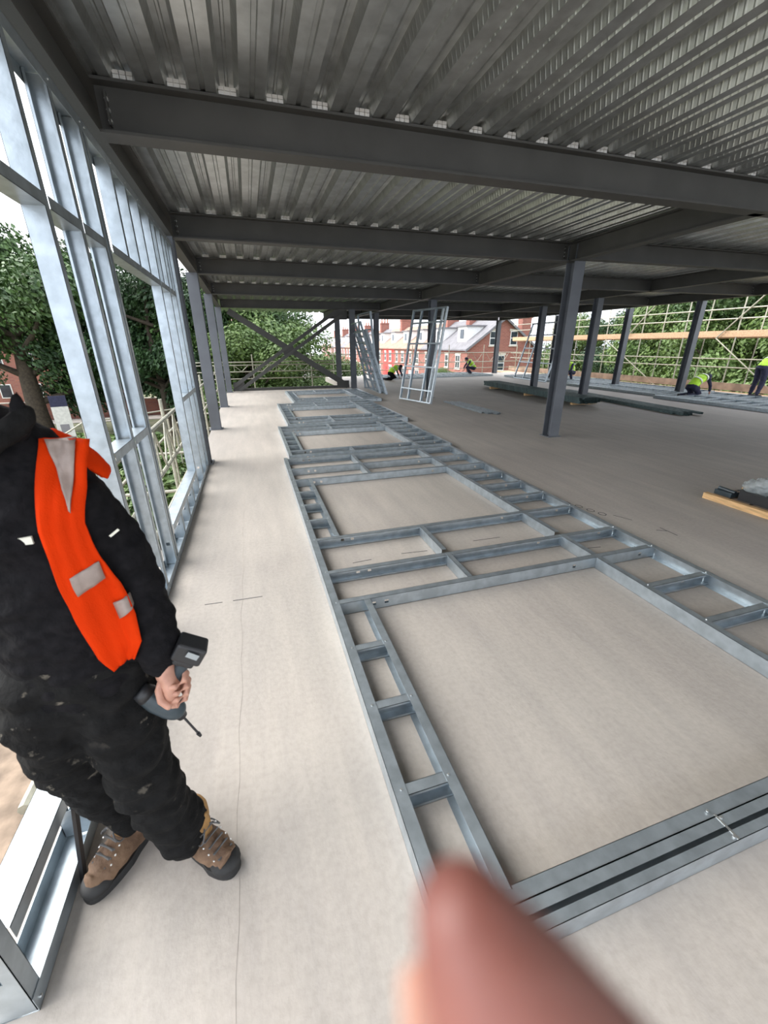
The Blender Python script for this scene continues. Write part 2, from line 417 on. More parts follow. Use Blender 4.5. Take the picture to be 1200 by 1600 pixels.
rt2 = ('grey transverse beam running from the centre girder out of the upper right edge', 'grey transverse beam right of the centre column head', 'grey transverse beam right of the centre girder, behind the centre column',
       'grey transverse beam between the two middle right-hand columns', 'far grey transverse beam right of the centre girder', 'farthest grey transverse beam in the right-hand bay')
for i, y in enumerate((3.75, 6.35, 9.5, 12.95, 16.6, 20.2)):
    if i == 0: continue
    beam((5.40, y), (14.1, y), rt2[i])
beam((-.79, -3), (-.79, 17.2), 'long dark grey edge beam above the galvanised wall framing on the left', wid=.14, bolts=False)
beam((5.32, 3.75), (5.32, 23.0), 'grey longitudinal girder running back from the upper right over the centre column', wid=.16, bolts=False)
beam((10.3, 3.75), (10.3, 23.0), 'grey longitudinal girder over the middle right-hand columns', wid=.16, bolts=False)
beam((14.2, -3), (14.2, 23.0), 'grey edge beam along the far right open side, above the scaffold view', wid=.16, bolts=False)
beam((3.95, 23.1), (14.2, 23.1), 'grey edge beam across the far back opening above the brick houses', wid=.16, bolts=False)
beam((3.95, 17.2), (3.95, 23.1), 'short grey edge beam beside the bracing bay at the back left', wid=.16, bolts=False)

def column(x, y, label, s_=.2, z1=ZB, face='y', m='column', group=None):
    r = thing('steel_column', label, 'column', (x, y, 0), group=group)
    b = MB(); h_ = z1
    if face == 'y':      # flanges face +-y
        b.box((-s_/2, -s_/2, 0), (s_/2, -s_/2+.014, h_)); b.box((-s_/2, s_/2-.014, 0), (s_/2, s_/2, h_)); b.box((-.005, -s_/2+.014, 0), (.005, s_/2-.014, h_))
    else:
        b.box((-s_/2, -s_/2, 0), (-s_/2+.014, s_/2, h_)); b.box((s_/2-.014, -s_/2, 0), (s_/2, s_/2, h_)); b.box((-s_/2+.014, -.005, 0), (s_/2-.014, .005, h_))
    b.obj('h_section', m, r)
    p = MB(); p.box((-s_/2-.035, -s_/2-.035, 0), (s_/2+.035, s_/2+.035, .012)); p.obj('base_plate', m, r)
    return r
lc = ['nearest steel column on the left, where the galvanised wall framing ends', 'second steel column of the left-hand row', 'third steel column of the left-hand row', 'fourth, farthest steel column of the left-hand row beside the bracing']
for t_, y in zip(lc, (6.55, 9.4, 12.95, 17.1)):
    column(-.82, y, t_)
column(5.40, 6.55, 'tall grey steel column standing alone right of centre, nearest of the inner columns', .21, 3.14)
column(5.62, 12.95, 'dark steel column behind the leaning ladder-like frame in the middle distance')
column(4.02, 17.05, 'dark steel column at the right end of the crossed bracing')
column(3.86, 19.2, 'thin distant steel column just left of the bracing end column')
column(5.45, 18.6, 'distant steel column between the two groups of leaning frames')
column(10.50, 14.1, 'dark steel column left of the lone centre column, behind the long pile of studs')
column(10.26, 11.2, 'dark steel column just right of the lone centre column, at the pile of studs')
column(14.45, 14.06, 'steel column standing in the floor framing, middle of the right side')
column(14.30, 11.1, 'rightmost steel column, beside the crouching man in the yellow vest')
column(14.40, 18.1, 'distant steel column behind the white leaning frame on the right')
column(14.2, 23.0, 'distant corner steel column in front of the brick gable', .22)

# X bracing at the back of the left bay
def braces():
    r = thing('cross_bracing', 'crossed grey steel diagonals in the back left bay, in front of the green trees', 'bracing', (1.6, 17.2, 0))
    b = MB(); b.bar((-2.1, 0, 2.80), (2.2, 0, .08), .21, .012, side=(0, 1, 0)); b.bar((-2.1, .03, 2.80), (2.2, .03, .08), .012, .05, side=(0, 1, 0)); b.obj('wide_diagonal', 'steel', r)
    for off in (-.11, .11):
        c = MB(); c.bar((-2.15+off, -.05, .12-off*.6), (1.95+off, -.05, 2.78-off*.6), .12, .05, side=(0, 1, 0)); c.obj('twin_diagonal', 'steel', r)
    g = MB(); g.box((-.28, -.02, 1.30), (.12, -.035, 1.62)); g.obj('gusset_plate', 'steel', r)
    g = MB(); g.box((-2.25, -.02, .02), (-1.85, .0, .35)); g.obj('gusset_plate', 'steel', r)
    g = MB(); g.box((1.75, -.02, .02), (2.25, .0, .3)); g.obj('gusset_plate', 'steel', r)
    g = MB(); g.box((1.75, -.02, 2.55), (2.25, .0, 2.89)); g.obj('gusset_plate', 'steel', r)
braces()
# steel kerb angle along the back slab edge of the left bay
kb = MB(); kb.box((-.7, 17.36, 0), (3.9, 17.45, .10)); tag(kb.obj('slab_edge_trim', 'steel'), 'low dark steel edge angle along the back slab edge under the bracing', 'edge trim')

# ============================================================ GALVANISED WALL PANELS
D_, T_ = .095, .0018
def channel(mb, ax, s0, s1, pos, f, F=.045, lip=.013, D=D_, holes=(), t0=0.):
    """C section in panel space (u,v,t). ax: axis it runs along ('u' or 'v'); web plane at pos on the other axis; flanges go f."""
    def bx(a0, a1, p0, p1, t_0, t_1):
        if ax == 'u': mb.box((a0, p0, t_0), (a1, p1, t_1), G)
        else: mb.box((p0, a0, t_0), (p1, a1, t_1), G)
    w0, w1 = (pos, pos + f*T_)
    hs = sorted(h_ for h_ in holes if s0 + .05 < h_ < s1 - .05); cur = s0; hr = .014; mid = t0 + D*.5
    for h_ in hs:
        bx(cur, h_-hr, w0, w1, t0, t0+D); bx(h_-hr, h_+hr, w0, w1, t0, mid-hr); bx(h_-hr, h_+hr, w0, w1, mid+hr, t0+D); cur = h_+hr
    bx(cur, s1, w0, w1, t0, t0+D)
    bx(s0, s1, pos, pos+f*F, t0, t0+T_); bx(s0, s1, pos, pos+f*F, t0+D-T_, t0+D)
    if lip:
        e = pos + f*F
        bx(s0, s1, e, e - f*T_, t0, t0+lip); bx(s0, s1, e, e - f*T_, t0+D-lip, t0+D)
G = None
def panel(name, label, cat, members, basis, group=None, screws=True, m='galv'):
    """members: (partname, axis, s0, s1, pos, f, kwargs); basis(u,v,t) -> offset from origin"""
    global G
    origin, bu, bv, bt = basis
    r = thing(name, label, cat, origin, group=group)
    G = lambda u, v, t: tuple(V(bu)*u + V(bv)*v + V(bt)*t)
    for (pn, ax, s0, s1, pos, f, kw) in members:
        if pn in ('stud', 'cripple_stud'): kw = dict(kw, D=D_-.006, t0=.003)
        mb = MB(); channel(mb, ax, s0, s1, pos, f, **kw); mb.obj(pn, m, r)
        if screws and kw.get('F', 1) and pn in ('stud', 'cripple_stud') :
            sm = MB()
            for s in (s0 + .02, s1 - .02):
                if ax == 'v': c = V(G(pos + f*.02, s, D_)); 
                else: c = V(G(s, pos + f*.02, D_))
                nn = V(bt); sm.tube(c, c + nn*.004, .0045, 6); 
            sm.obj('screw_pair', 'screw', r)
    return r

PH = 2.715
def floor_members(L, openings, bands, fr_holes=True, sill=.255, lint=2.10, mid=1.0):
    """openings: list of (u0,u1); bands: list of lists of (u, f) studs"""
    M = [('bottom_track', 'u', 0, L, 0, 1, dict(lip=0, F=.05)), ('top_track', 'u', 0, L, PH, -1, dict(lip=0, F=.05))]
    for bd in bands:
        for (u, f) in bd: M.append(('stud', 'v', .01, PH-.01, u, f, dict(holes=(.28, .37, 1.9, 2.55), F=.048)))
        us = sorted(u for u, f in bd)
        for a, b_ in zip(us, us[1:]):
            M.append(('noggin', 'u', a+.05, b_-.01, mid, 1, dict(lip=.01, F=.04)))
            M.append(('lintel_track', 'u', a+.05, b_-.01, lint, 1, dict(lip=0, F=.045)))
    for (a, b_) in openings:
        M.append(('sill_track', 'u', a, b_, sill, -1, dict(lip=0, F=.045)))
        M.append(('lintel_track', 'u', a, b_, lint, 1, dict(lip=0, F=.045)))
        n = max(2, round((b_-a)/.41)); 
        for k in range(1, n):
            u = a + (b_-a)*k/n
            M.append(('cripple_stud', 'v', .01, sill-.01, u, -1, dict(F=.045)))
            M.append(('cripple_stud', 'v', lint+.02, PH-.01, u, -1, dict(F=.045, holes=(2.5,))))
    return M
# panel 1 (nearest on the floor): world y = .46 + u, world x = .33 + v, t = z
m1 = floor_members(5.64, [(.115, 1.745), (2.775, 4.475)], [[(1.75, 1), (2.19, -1), (2.765, -1)], [(4.48, 1), (4.99, 1), (5.59, -1)]])
m1.append(('stud', 'v', .01, PH-.01, .125, -1, dict(F=.045)))
p1 = panel('wall_panel_frame', 'nearest galvanised window-wall frame lying flat on the concrete, largest in the photo', 'wall frame', m1,
           ((.33, .46, 0), (0, 1, 0), (1, 0, 0), (0, 0, 1)), 'wall frames laid out on the floor')
# front member of panel 1: a channel lying with its open side up
fmb = MB(); fmb.box((0, 0, 0), (PH, .0018, .095)); fmb.box((0, 0, 0), (PH, .078, .0018)); fmb.box((0, .0762, 0), (PH, .078, .095)); fmb.box((0, 0, .093), (PH, .030, .095)); fmb.box((0, .045, .093), (PH, .078, .095))
fo = fmb.obj('open_channel', 'galv', p1)
jb = MB(); jb.box((1.06, .002, .0955), (1.068, .085, .097)); jb.tube((1.055, .012, .095), (1.055, .012, .1), .005, 8); jb.tube((1.075, .07, .095), (1.075, .07, .1), .005, 8); jb.tube((1.05, .10, .095), (1.05, .10, .1), .005, 8); jb.obj('joint_strap', 'screw', p1)
m2 = floor_members(2.55, [(.36, 1.86)], [[(0.02, 1), (.35, -1)], [(1.87, 1), (2.18, 1), (2.52, -1)]])
panel('wall_panel_frame', 'second galvanised frame on the floor, touching the far end of the nearest one', 'wall frame', m2,
      ((.42, 6.2, 0), (0, 1, 0), (1, 0, 0), (0, 0, 1)), 'wall frames laid out on the floor')
m3 = floor_members(3.5, [(.95, 2.55)], [[(0.02, 1), (.42, 1), (.94, -1)], [(2.56, 1), (3.0, 1), (3.46, -1)]])
panel('wall_panel_frame', 'third galvanised frame on the floor, with light glinting on its cross members', 'wall frame', m3,
      ((.64, 8.9, 0), (0, 1, 0), (1, 0, 0), (0, 0, 1)), 'wall frames laid out on the floor')
m4 = floor_members(3.3, [(.95, 2.6)], [[(0.02, 1), (.42, 1), (.94, -1)], [(2.61, 1), (3.26, -1)]])
panel('wall_panel_frame', 'farthest galvanised frame on the left-hand floor, just before the crossed bracing', 'wall frame', m4,
      ((1.14, 12.6, 0), (0, 1, 0), (1, 0, 0), (0, 0, 1)), 'wall frames laid out on the floor')

# standing wall panel on the left: inner face x = -.74, u = y, v = z, t goes from outside to inside
WH = 2.83; hl = (.18,)
def S(u, f, a=.005, b=WH-.005, holes=hl, nm='stud', **k): return (nm, 'v', a, b, u, f, dict(holes=holes, F=.045, **k))
Wt = []
Wt.append(('bottom_track', 'u', .76, 6.42, 0, 1, dict(lip=0, F=.06)))
Wt.append(('top_track', 'u', .76, 6.42, WH, -1, dict(lip=0, F=.06)))
Wt += [S(.76, 1), S(2.42, 1), S(2.90, -1), S(3.31, -1), S(3.38, -1), S(5.06, 1), S(5.62, 1), S(6.05, 1), S(6.40, -1)]
for a, b_ in ((.81, 2.42), (2.47, 2.86), (2.90, 3.27), (3.42, 5.06), (5.10, 5.62), (5.66, 6.05)):
    Wt.append(('head_transom', 'u', a, b_, 2.20, 1, dict(lip=0, F=.05)))
for a, b_ in ((2.47, 2.86), (2.90, 3.27), (5.10, 5.62), (5.66, 6.05), (6.1, 6.36)):
    Wt.append(('middle_transom', 'u', a, b_, 1.12, -1, dict(lip=0, F=.05)))
for a, b_ in ((.81, 2.42), (3.42, 5.06)):
    Wt.append(('sill_track', 'u', a, b_, .30, -1, dict(lip=0, F=.05)))
for u in (1.22, 1.62, 2.02): Wt.append(S(u, 1, .01, .29, (.15,), 'cripple_stud'))
for u in (3.80, 4.20, 4.62): Wt.append(S(u, 1, .01, .29, (.15,), 'cripple_stud'))
for u in (1.25, 1.65, 2.05, 3.84, 4.22, 4.62, 5.3, 5.85): Wt.append(S(u, 1, 2.22, WH-.01, (), 'cripple_stud'))
panel('wall_panel_frame', 'galvanised steel window-wall frame standing upright along the left edge beam', 'wall frame', Wt,
      ((-.835, 0, 0), (0, 1, 0), (0, 0, 1), (1, 0, 0)))

# frames on the floor on the right side and along the back
def simple_members(L, n=None, Hh=PH):
    M = [('bottom_track', 'u', 0, L, 0, 1, dict(lip=0, F=.05)), ('top_track', 'u', 0, L, Hh, -1, dict(lip=0, F=.05))]
    n = n or max(2, round(L/.4))
    for k in range(n+1):
        M.append(('stud', 'v', .01, Hh-.01, min(L*k/n + .002, L-.05), 1, dict(F=.045)))
    M.append(('noggin', 'u', .05, L-.05, Hh*.45, 1, dict(lip=0, F=.04)))
    return M
g2 = 'studwork frames laid along the right side'
for lab, x, y, L in (('galvanised frame on the floor nearest the right photo edge, past the crouching man', 12.35, 7.0, 3.4), ('galvanised frame on the floor under the crouching man in yellow on the right', 12.75, 10.7, 4.3),
                     ('galvanised frame on the floor between the distant right-hand columns', 13.15, 15.3, 5.0)):
    panel('floor_stud_frame', lab, 'wall frame', simple_members(L), ((x, y, 0), (0, 1, 0), (1, 0, 0), (0, 0, 1)), g2, screws=False)
for lab, x, y, L in (('galvanised frame laid along the back edge beneath the man behind the leaning frames', 6.3, 20.7, 3.0), ('galvanised frame laid along the back edge beneath the kneeling worker', 9.5, 21.0, 3.4)):
    panel('floor_stud_frame', lab, 'wall frame', simple_members(L, Hh=2.3), ((x, y, 0), (1, 0, 0), (0, 1, 0), (0, 0, 1)), 'studwork frames laid along the back', screws=False)

# leaning frames
def leaning(label, a, b, lean, Hh=2.66, rails=(0, .3, .62, 1.0), rungs=(.0, .13, .38, .62, .83, 1.0), wd=.05, dep=.07, m='galv', group=None):
    a = V((*a, .0)); b = V((*b, .0)); d = b - a
    r = thing('leaning_wall_frame', label, 'wall frame', tuple(a), group=group)
    up_ = V((lean[0], lean[1], math.sqrt(Hh*Hh - lean[0]**2 - lean[1]**2)))
    nn = d.normalized().cross(up_.normalized()).normalized()
    for t in rails:
        mb = MB(); c = d*t
        e = d.normalized()*wd/2
        s0 = c + up_*.0 + V((0, 0, .01)); s1 = c + up_
        # channel: web plus two flanges
        u = d.normalized()*(1 if t < .9 else -1)
        mb.bar(s0, s1, dep, .003, side=tuple(u))
        mb.bar(s0 + u*.02 + nn*dep/2, s1 + u*.02 + nn*dep/2, .003, .04, side=tuple(u))
        mb.bar(s0 + u*.02 - nn*dep/2, s1 + u*.02 - nn*dep/2, .003, .04, side=tuple(u))
        mb.obj('stud', m, r)
    for t in rungs:
        mb = MB(); c = up_*t + V((0, 0, .005)) * (1 if t == 0 else 0)
        w_ = up_.normalized()*(1 if t < .95 else -1)
        mb.bar(c, c + d, dep, .003, side=tuple(w_))
        mb.bar(c + w_*.018 + nn*dep/2, c + d + w_*.018 + nn*dep/2, .003, .036, side=tuple(w_))
        mb.bar(c + w_*.018 - nn*dep/2, c + d + w_*.018 - nn*dep/2, .003, .036, side=tuple(w_))
        mb.obj('cross_rail' if 0 < t < 1 else 'track', m, r)
    return r
leaning('open galvanised frame leaning on the dark column in the middle distance', (4.60, 13.0), (5.02, 11.45), (.45, .10), rails=(0, .26, .68, .9, 1.0), rungs=(0, .13, .38, .63, .85, 1.0), wd=.05)
gl = 'frames leaning together by the bracing'
leaning('foremost galvanised frame of the set leaning left beside the crossed bracing', (4.72, 16.6), (4.56, 14.3), (-.62, .35), Hh=2.25, rails=(0, .35, .7, .88, 1.0), rungs=tuple(k/9 for k in range(10)), group=gl)
leaning('middle galvanised frame of the set leaning left beside the crossed bracing', (4.60, 16.9), (4.44, 14.7), (-.60, .35), Hh=2.5, rails=(0, .5, 1.0), rungs=tuple(k/7 for k in range(8)), group=gl)
leaning('tallest galvanised frame leaning left behind the others, its top corner framing sky', (4.48, 17.0), (4.50, 15.2), (-.2, .15), Hh=2.75, rails=(0, 1.0), rungs=(0, .2, .4, .6, .78, 1.0), group=gl)
leaning('pale galvanised frame leaning by the distant right-hand column', (13.1, 19.3), (12.9, 16.5), (.85, .1), Hh=2.72, rails=(0, .3, 1.0), rungs=(0, .3, .55, .78, 1.0))

# piles of studs
sm_ = MB()
def pile(n, a, b, wd, grp, lab, rows, m='galv_dark', z0=0., jit=.12):
    a = V((*a, 0)); b = V((*b, 0)); d = (b - a); L = d.length; ang = math.atan2(d.y, d.x); d.normalize(); s_ = V((-d.y, d.x, 0))
    proto = None; k = 0
    for i in range(n):
        col_ = i % rows; lay = i // rows
        if proto is None:
            mb = MB(); Ls = L*.94
            mb.box((0, 0, 0), (Ls, .002, .042)); mb.box((0, 0, 0), (Ls, .07, .002)); mb.box((0, .068, 0), (Ls, .07, .042))
            mb.box((0, 0, .040), (Ls, .012, .042)); mb.box((0, .058, .040), (Ls, .07, .042))
            proto = mb.obj('metal_stud', m); o = proto
        else:
            o = proto.copy(); C.objects.link(o)
        tag(o, lab, 'metal stud', grp)
        off = s_*((col_ + .5)/rows - .5)*wd + d*random.uniform(0, jit)
        o.location = a + off + V((0, 0, z0 + lay*.0425)); o.rotation_euler = (0, 0, ang)
pile(28, (9.45, 15.6), (8.95, 9.2), .62, 'studs in the long left-hand pile', 'dark green-grey steel stud in the long pile on timbers behind the lone column', 7, z0=.075)
pile(16, (10.95, 13.4), (10.15, 7.45), .55, 'studs in the low right-hand pile', 'dark blue-grey steel stud in the low spread pile reaching toward the right', 8, jit=.6)
pile(5, (5.75, 11.9), (5.72, 9.4), .42, 'loose studs on the open floor', 'thin steel stud lying on the open floor left of the lone column', 5, m='galv', jit=.5)
for k, y in enumerate((10.0, 12.4, 14.8)):
    b = MB(); b.box((-.42, -.05, 0), (.42, .05, .073)); o = b.obj('timber_bearer', 'timber'); o.location = (9.2 + (y-9)*.04, y, 0)
    tag(o, ['timber bearer under the near end of the long stud pile', 'timber bearer under the middle of the long stud pile', 'timber bearer under the far end of the long stud pile'][k], 'timber bearer')

# board with a black crate and clear plastic bag on the right
r = thing('timber_pallet', 'pale timber board on the floor at the right photo edge, carrying black crate', 'pallet', (4.8, 1.5, 0))
b = MB(); b.box((0, 0, .0), (.06, 1.62, .065)); b.obj('front_batten', 'timber', r)
b = MB(); b.box((.62, 0, .0), (.68, 1.62, .065)); b.obj('rear_batten', 'timber', r)
for k in range(8):
    b = MB(); b.box((.06, .02 + k*.2, .035), (.62, .18 + k*.2, .055)); b.obj('slat', 'toeboard', r)
r = thing('tool_crate', 'open black plastic crate sitting on the timber board at right', 'crate', (5.14, 2.55, .056))
b = MB(); b.box((-.2, -.3, 0), (.2, .3, .008)); b.box((-.2, -.3, .008), (-.19, .3, .1)); b.box((.19, -.3, .008), (.2, .3, .1)); b.box((-.19, -.3, .008), (.19, -.29, .1)); b.box((-.19, .29, .008), (.19, .3, .1)); b.obj('tray', 'blackp', r)
b = MB(); b.box((-.22, -.32, .1), (-.18, .32, .108)); b.box((.18, -.32, .1), (.22, .32, .108)); b.box((-.18, -.32, .1), (.18, -.28, .108)); b.box((-.18, .28, .1), (.18, .32, .108)); b.obj('rim', 'blackp', r)
bb = MB()
for k in range(7): bb.ell((random.uniform(-.12, .12), random.uniform(-.15, .15), random.uniform(.06, .16)), (.10, .11, .09))
o = remesh(bb, 'plastic_bag', 'film', None, .02, 4, .025, 22); o.location = (5.12, 2.66, .12)
tag(o, 'crumpled clear plastic bag bundled in the black crate', 'plastic bag')
b = MB(); b.box((-.06, -.09, 0), (.06, .09, .05)); b.tube((.0, -.09, .05), (.0, .09, .06), .02); o = b.obj('fixings_box', 'bluegrey'); o.location = (4.98, 3.0, .056); tag(o, 'small dark case beside the black crate on the timber board', 'case')

# ============================================================ FOREGROUND WORKER
ps = thing('person', 'man in orange vest over black clothes and tan boots, holding a drill at left', 'person', (-.47, 1.03, 0))
def loc(mb): mb.v = [(x+.47, y-1.03, z) for x, y, z in mb.v]; return mb
# body (skin): one continuous surface
b = MB()
b.limb([(-.50, 1.04, .86, .13, .09), (-.50, 1.04, 1.1, .12, .085), (-.50, 1.04, 1.3, .135, .09), (-.505, 1.04, 1.42, .11, .07)])
b.limb([(-.50, 1.04, 1.40, .06, .06), (-.530, 1.03, 1.50, .048, .052), (-.56, 1.02, 1.57, .046, .052)])
b.limb([(-.575, 1.00, 1.60, .055, .070), (-.580, 1.00, 1.66, .070, .09), (-.565, 1.005, 1.72, .070, .09), (-.565, 1.01, 1.765, .052, .065)])
b.ell((-.56, .905, 1.655), (.012, .02, .02)); b.ell((-.635, 1.01, 1.66), (.01, .02, .03)); b.ell((-.487, 1.01, 1.66), (.01, .02, .03))
b.limb([(-.43, 1.03, 1.37, .05), (-.35, 1.03, 1.16, .042), (-.315, .99, .95, .034), (-.303, .965, .86, .027), (-.298, .962, .83, .028)])
b.limb([(-.59, 1.05, 1.37, .05), (-.65, 1.13, 1.16, .042), (-.655, 1.20, .97, .034), (-.65, 1.225, .88, .027), (-.648, 1.235, .82, .03), (-.645, 1.235, .75, .02)])
b.limb([(-.46, 1.04, .86, .075), (-.443, 1.00, .5, .05), (-.392, 1.03, .10, .035)]); b.limb([(-.57, 1.06, .86, .075), (-.615, 1.07, .5, .05), (-.562, 1.135, .10, .035)])
# palm of the hand that holds the drill (grip axis from (-.325,.97,.75) up to (-.24,.975,.90))
b.limb([(-.302, .964, .865, .024, .032), (-.294, .958, .827, .023, .042), (-.298, .953, .797, .020, .040)])
remesh(loc(b), 'body', 'skin', ps, .0065, 3)
def seg(mb, pts, n=8):
    return mb.limb([(*p[:3], p[3]) for p in pts], n)
# five fingers, each its own chain rooted in the palm and curled round the grip
fg = MB()
# grip centre line points toward screen right-top; fingers wrap on the -y (camera) side and come round to +x
roots = [(-.272, .985, .842), (-.272, .985, .820), (-.275, .983, .799), (-.280, .98, .781)]
for k, (x, y, z) in enumerate(roots):
    l = (1, 1.06, 1, .85)[k]
    seg(fg, [(-.300, .972, z+.008, .010), (x, .968, z+.004, .0105), (x+.016*l, .952, z-.004, .0100), (x+.013*l, .932, z-.010, .0092), (x-.006, .922, z-.014, .0085), (x-.022*l, .926, z-.017, .0075)])
seg(fg, [(-.312, .955, .835, .012), (-.322, .935, .815, .0115), (-.318, .918, .795, .0105), (-.302, .910, .780, .0095)])
remesh(loc(fg), 'hand_fingers', 'skin', ps, .0032, 2).location = (.002, 0, .012)
# head hair
hb = MB(); hb.ell((-.565, 1.02, 1.715), (.082, .098, .072)); remesh(loc(hb), 'hair', 'hair', ps, .01, 3)
# jacket (long-sleeved black top)
j = MB()
j.limb([(-.50, 1.05, .84, .155, .125), (-.50, 1.05, .98, .165, .13), (-.50, 1.05, 1.15, .17, .125), (-.505, 1.05, 1.30, .165, .125), (-.51, 1.05, 1.38, .145, .11), (-.50, 1.05, 1.445, .10, .08)], 24)
j.limb([(-.455, 1.03, 1.375, .068), (-.408, 1.03, 1.325, .072), (-.362, 1.035, 1.22, .064), (-.338, 1.03, 1.12, .060), (-.320, 1.01, 1.0, .060), (-.312, .985, .92, .051), (-.308, .975, .885, .042)])
j.limb([(-.57, 1.05, 1.38, .07), (-.61, 1.07, 1.33, .07), (-.645, 1.11, 1.22, .06), (-.655, 1.15, 1.12, .058), (-.655, 1.19, 1.0, .052), (-.65, 1.22, .90, .044)])
j.limb([(-.510, 1.045, 1.42, .090, .085), (-.522, 1.035, 1.465, .076, .075), (-.532, 1.03, 1.50, .070, .070)])
j.limb([(-.45, .985, 1.50, .022), (-.432, .975, 1.545, .016), (-.425, .97, 1.575, .008)], 8)      # hood corner sticking up
jacket = remesh(loc(j), 'jacket', 'black', ps, .009, 5, .012, 14)
ht = MB(); ht.limb([(-.57, .955, 1.44, .02), (-.50, .94, 1.475, .026), (-.445, .965, 1.505, .022), (-.428, .985, 1.53, .02)], 8); remesh(loc(ht), 'neck_scarf', 'trouser', ps, .008, 3, .006, 30)
# trousers
t_ = MB()
t_.limb([(-.50, 1.05, .98, .145, .12), (-.50, 1.05, .86, .162, .13), (-.50, 1.05, .79, .155, .125)], 24)
t_.limb([(-.462, 1.04, .86, .105, .11), (-.455, 1.02, .70, .10, .105), (-.443, 1.00, .50, .085, .09), (-.418, 1.01, .32, .078, .086), (-.402, 1.025, .20, .078, .088), (-.392, 1.03, .125, .076, .086)])
t_.limb([(-.585, 1.05, .86, .115, .12), (-.605, 1.04, .74, .108, .115), (-.620, 1.06, .56, .088, .10), (-.600, 1.09, .38, .078, .088), (-.578, 1.12, .24, .070, .078), (-.570, 1.13, .165, .068, .074)])
trousers = remesh(loc(t_), 'trousers', 'trouser', ps, .010, 4, .016, 13)

# safety vest draped on the jacket: panels laid on the jacket surface by ray casting in +y
dg = bpy.context.evaluated_depsgraph_get()
def bvh_of(o):
    me = o.data; return BVHTree.FromPolygons([v.co[:] for v in me.vertices], [p.vertices[:] for p in me.polygons])
bv = [bvh_of(jacket), bvh_of(trousers)]
def front_y(x, z):
    best = None
    for t in bv:
        h_ = t.ray_cast(V((x+.47, -1.0, z)), V((0, 1, 0)))
        if h_[0] is not None and (best is None or h_[0].y < best): best = h_[0].y
    return best
def drape(name, rails, m, off=.010, thick=.003, nu=10, sub=6, parent=None, on=None):
    """rails: list of rows; each row = (left(x,z), right(x,z)) from top to bottom"""
    P = []
    for i in range(len(rails) - 1):
        for s in range(sub if i < len(rails) - 2 else sub + 1):
            f = s/sub; a = V(rails[i][0]).lerp(V(rails[i+1][0]), f); c = V(rails[i][1]).lerp(V(rails[i+1][1]), f)
            P.append([a.lerp(c, k/nu) for k in range(nu+1)])
    if on is not None:
        tb_ = bvh_of(on); Y = [[(lambda h_: h_[0].y - .0045 if h_[0] is not None else None)(tb_.ray_cast(V((q.x+.47, -1.0, q.y)), V((0, 1, 0)))) for q in row] for row in P]
    else: Y = [[front_y(q.x, q.y) for q in row] for row in P]
    last = -.1
    for row in Y:
        for k in range(len(row)):
            if row[k] is None: row[k] = None
    for i, row in enumerate(Y):                      # fill misses from neighbours
        for k in range(len(row)):
            if row[k] is None:
                c = [row[j] for j in range(len(row)) if row[j] is not None]
                row[k] = (min(c) + .02) if c else (Y[i-1][k] if i and Y[i-1][k] is not None else -.08)
    for _ in range(2 if on is None else 0):
        Y = [[sum(Y[min(max(i+a, 0), len(Y)-1)][min(max(k+b_, 0), nu)] for a in (-1, 0, 1) for b_ in (-1, 0, 1))/9 for k in range(nu+1)] for i in range(len(Y))]
    mb = MB(); n = nu+1
    for i, row in enumerate(P):
        for k, q in enumerate(row):
            fold = .004*math.sin(k*1.9 + i*.25) if on is None else 0
            mb.v.append((q.x+.47, Y[i][k] - off + fold, q.y))
    for i in range(len(P)-1):
        for k in range(nu): mb.f.append((i*n+k, i*n+k+1, (i+1)*n+k+1, (i+1)*n+k))
    o = mb.obj(name, m, parent, smooth=True)
    md = o.modifiers.new('t', 'SOLIDIFY'); md.thickness = thick; md.offset = 1
    return o
vest = drape('safety_vest', [((-.43, 1.475), (-.345, 1.466)), ((-.44, 1.384), (-.358, 1.385)), ((-.447, 1.302), (-.375, 1.30)), ((-.444, 1.219), (-.362, 1.215)), ((-.441, 1.138), (-.343, 1.145)),
                     ((-.433, 1.05), (-.328, 1.06)), ((-.421, .965), (-.326, .99)), ((-.402, .918), (-.352, .94))], 'orange', .014, parent=ps)
drape('shoulder_reflector', [((-.420, 1.473), (-.370, 1.469)), ((-.412, 1.44), (-.372, 1.43)), ((-.402, 1.40), (-.381, 1.385)), ((-.391, 1.335), (-.389, 1.33))], 'reflect', .003, nu=5, parent=vest, on=vest)
drape('reflective_band', [((-.417, 1.192), (-.368, 1.21)), ((-.414, 1.145), (-.366, 1.165))], 'reflect', .003, nu=5, parent=vest, on=vest)
drape('reflective_band', [((-.366, 1.098), (-.335, 1.11)), ((-.360, 1.055), (-.331, 1.075))], 'reflect', .003, nu=4, parent=vest, on=vest)
# vest back edge showing over the shoulder
sv = MB(); sv.limb([(-.44, 1.055, 1.455, .014, .05), (-.405, 1.07, 1.437, .014, .045), (-.372, 1.08, 1.405, .012, .04), (-.352, 1.09, 1.37, .010, .03)], 10)
remesh(loc(sv), 'vest_shoulder', 'orange', vest, .008, 3)
# sleeve badge and chest tab
b = MB(); b.bar((-.337, .955, 1.262), (-.318, .958, 1.275), .003, .005); b.obj('sleeve_tab', 'reflectw', ps).location = (.47, -1.03, 0)
yb = front_y(-.455, 1.29) or -.12
b = MB(); b.box((-.012, -.004, -.008), (.012, .002, .008)); o = b.obj('chest_tab', 'reflectw', ps); o.location = (-.475+.47, yb - .006, 1.285)

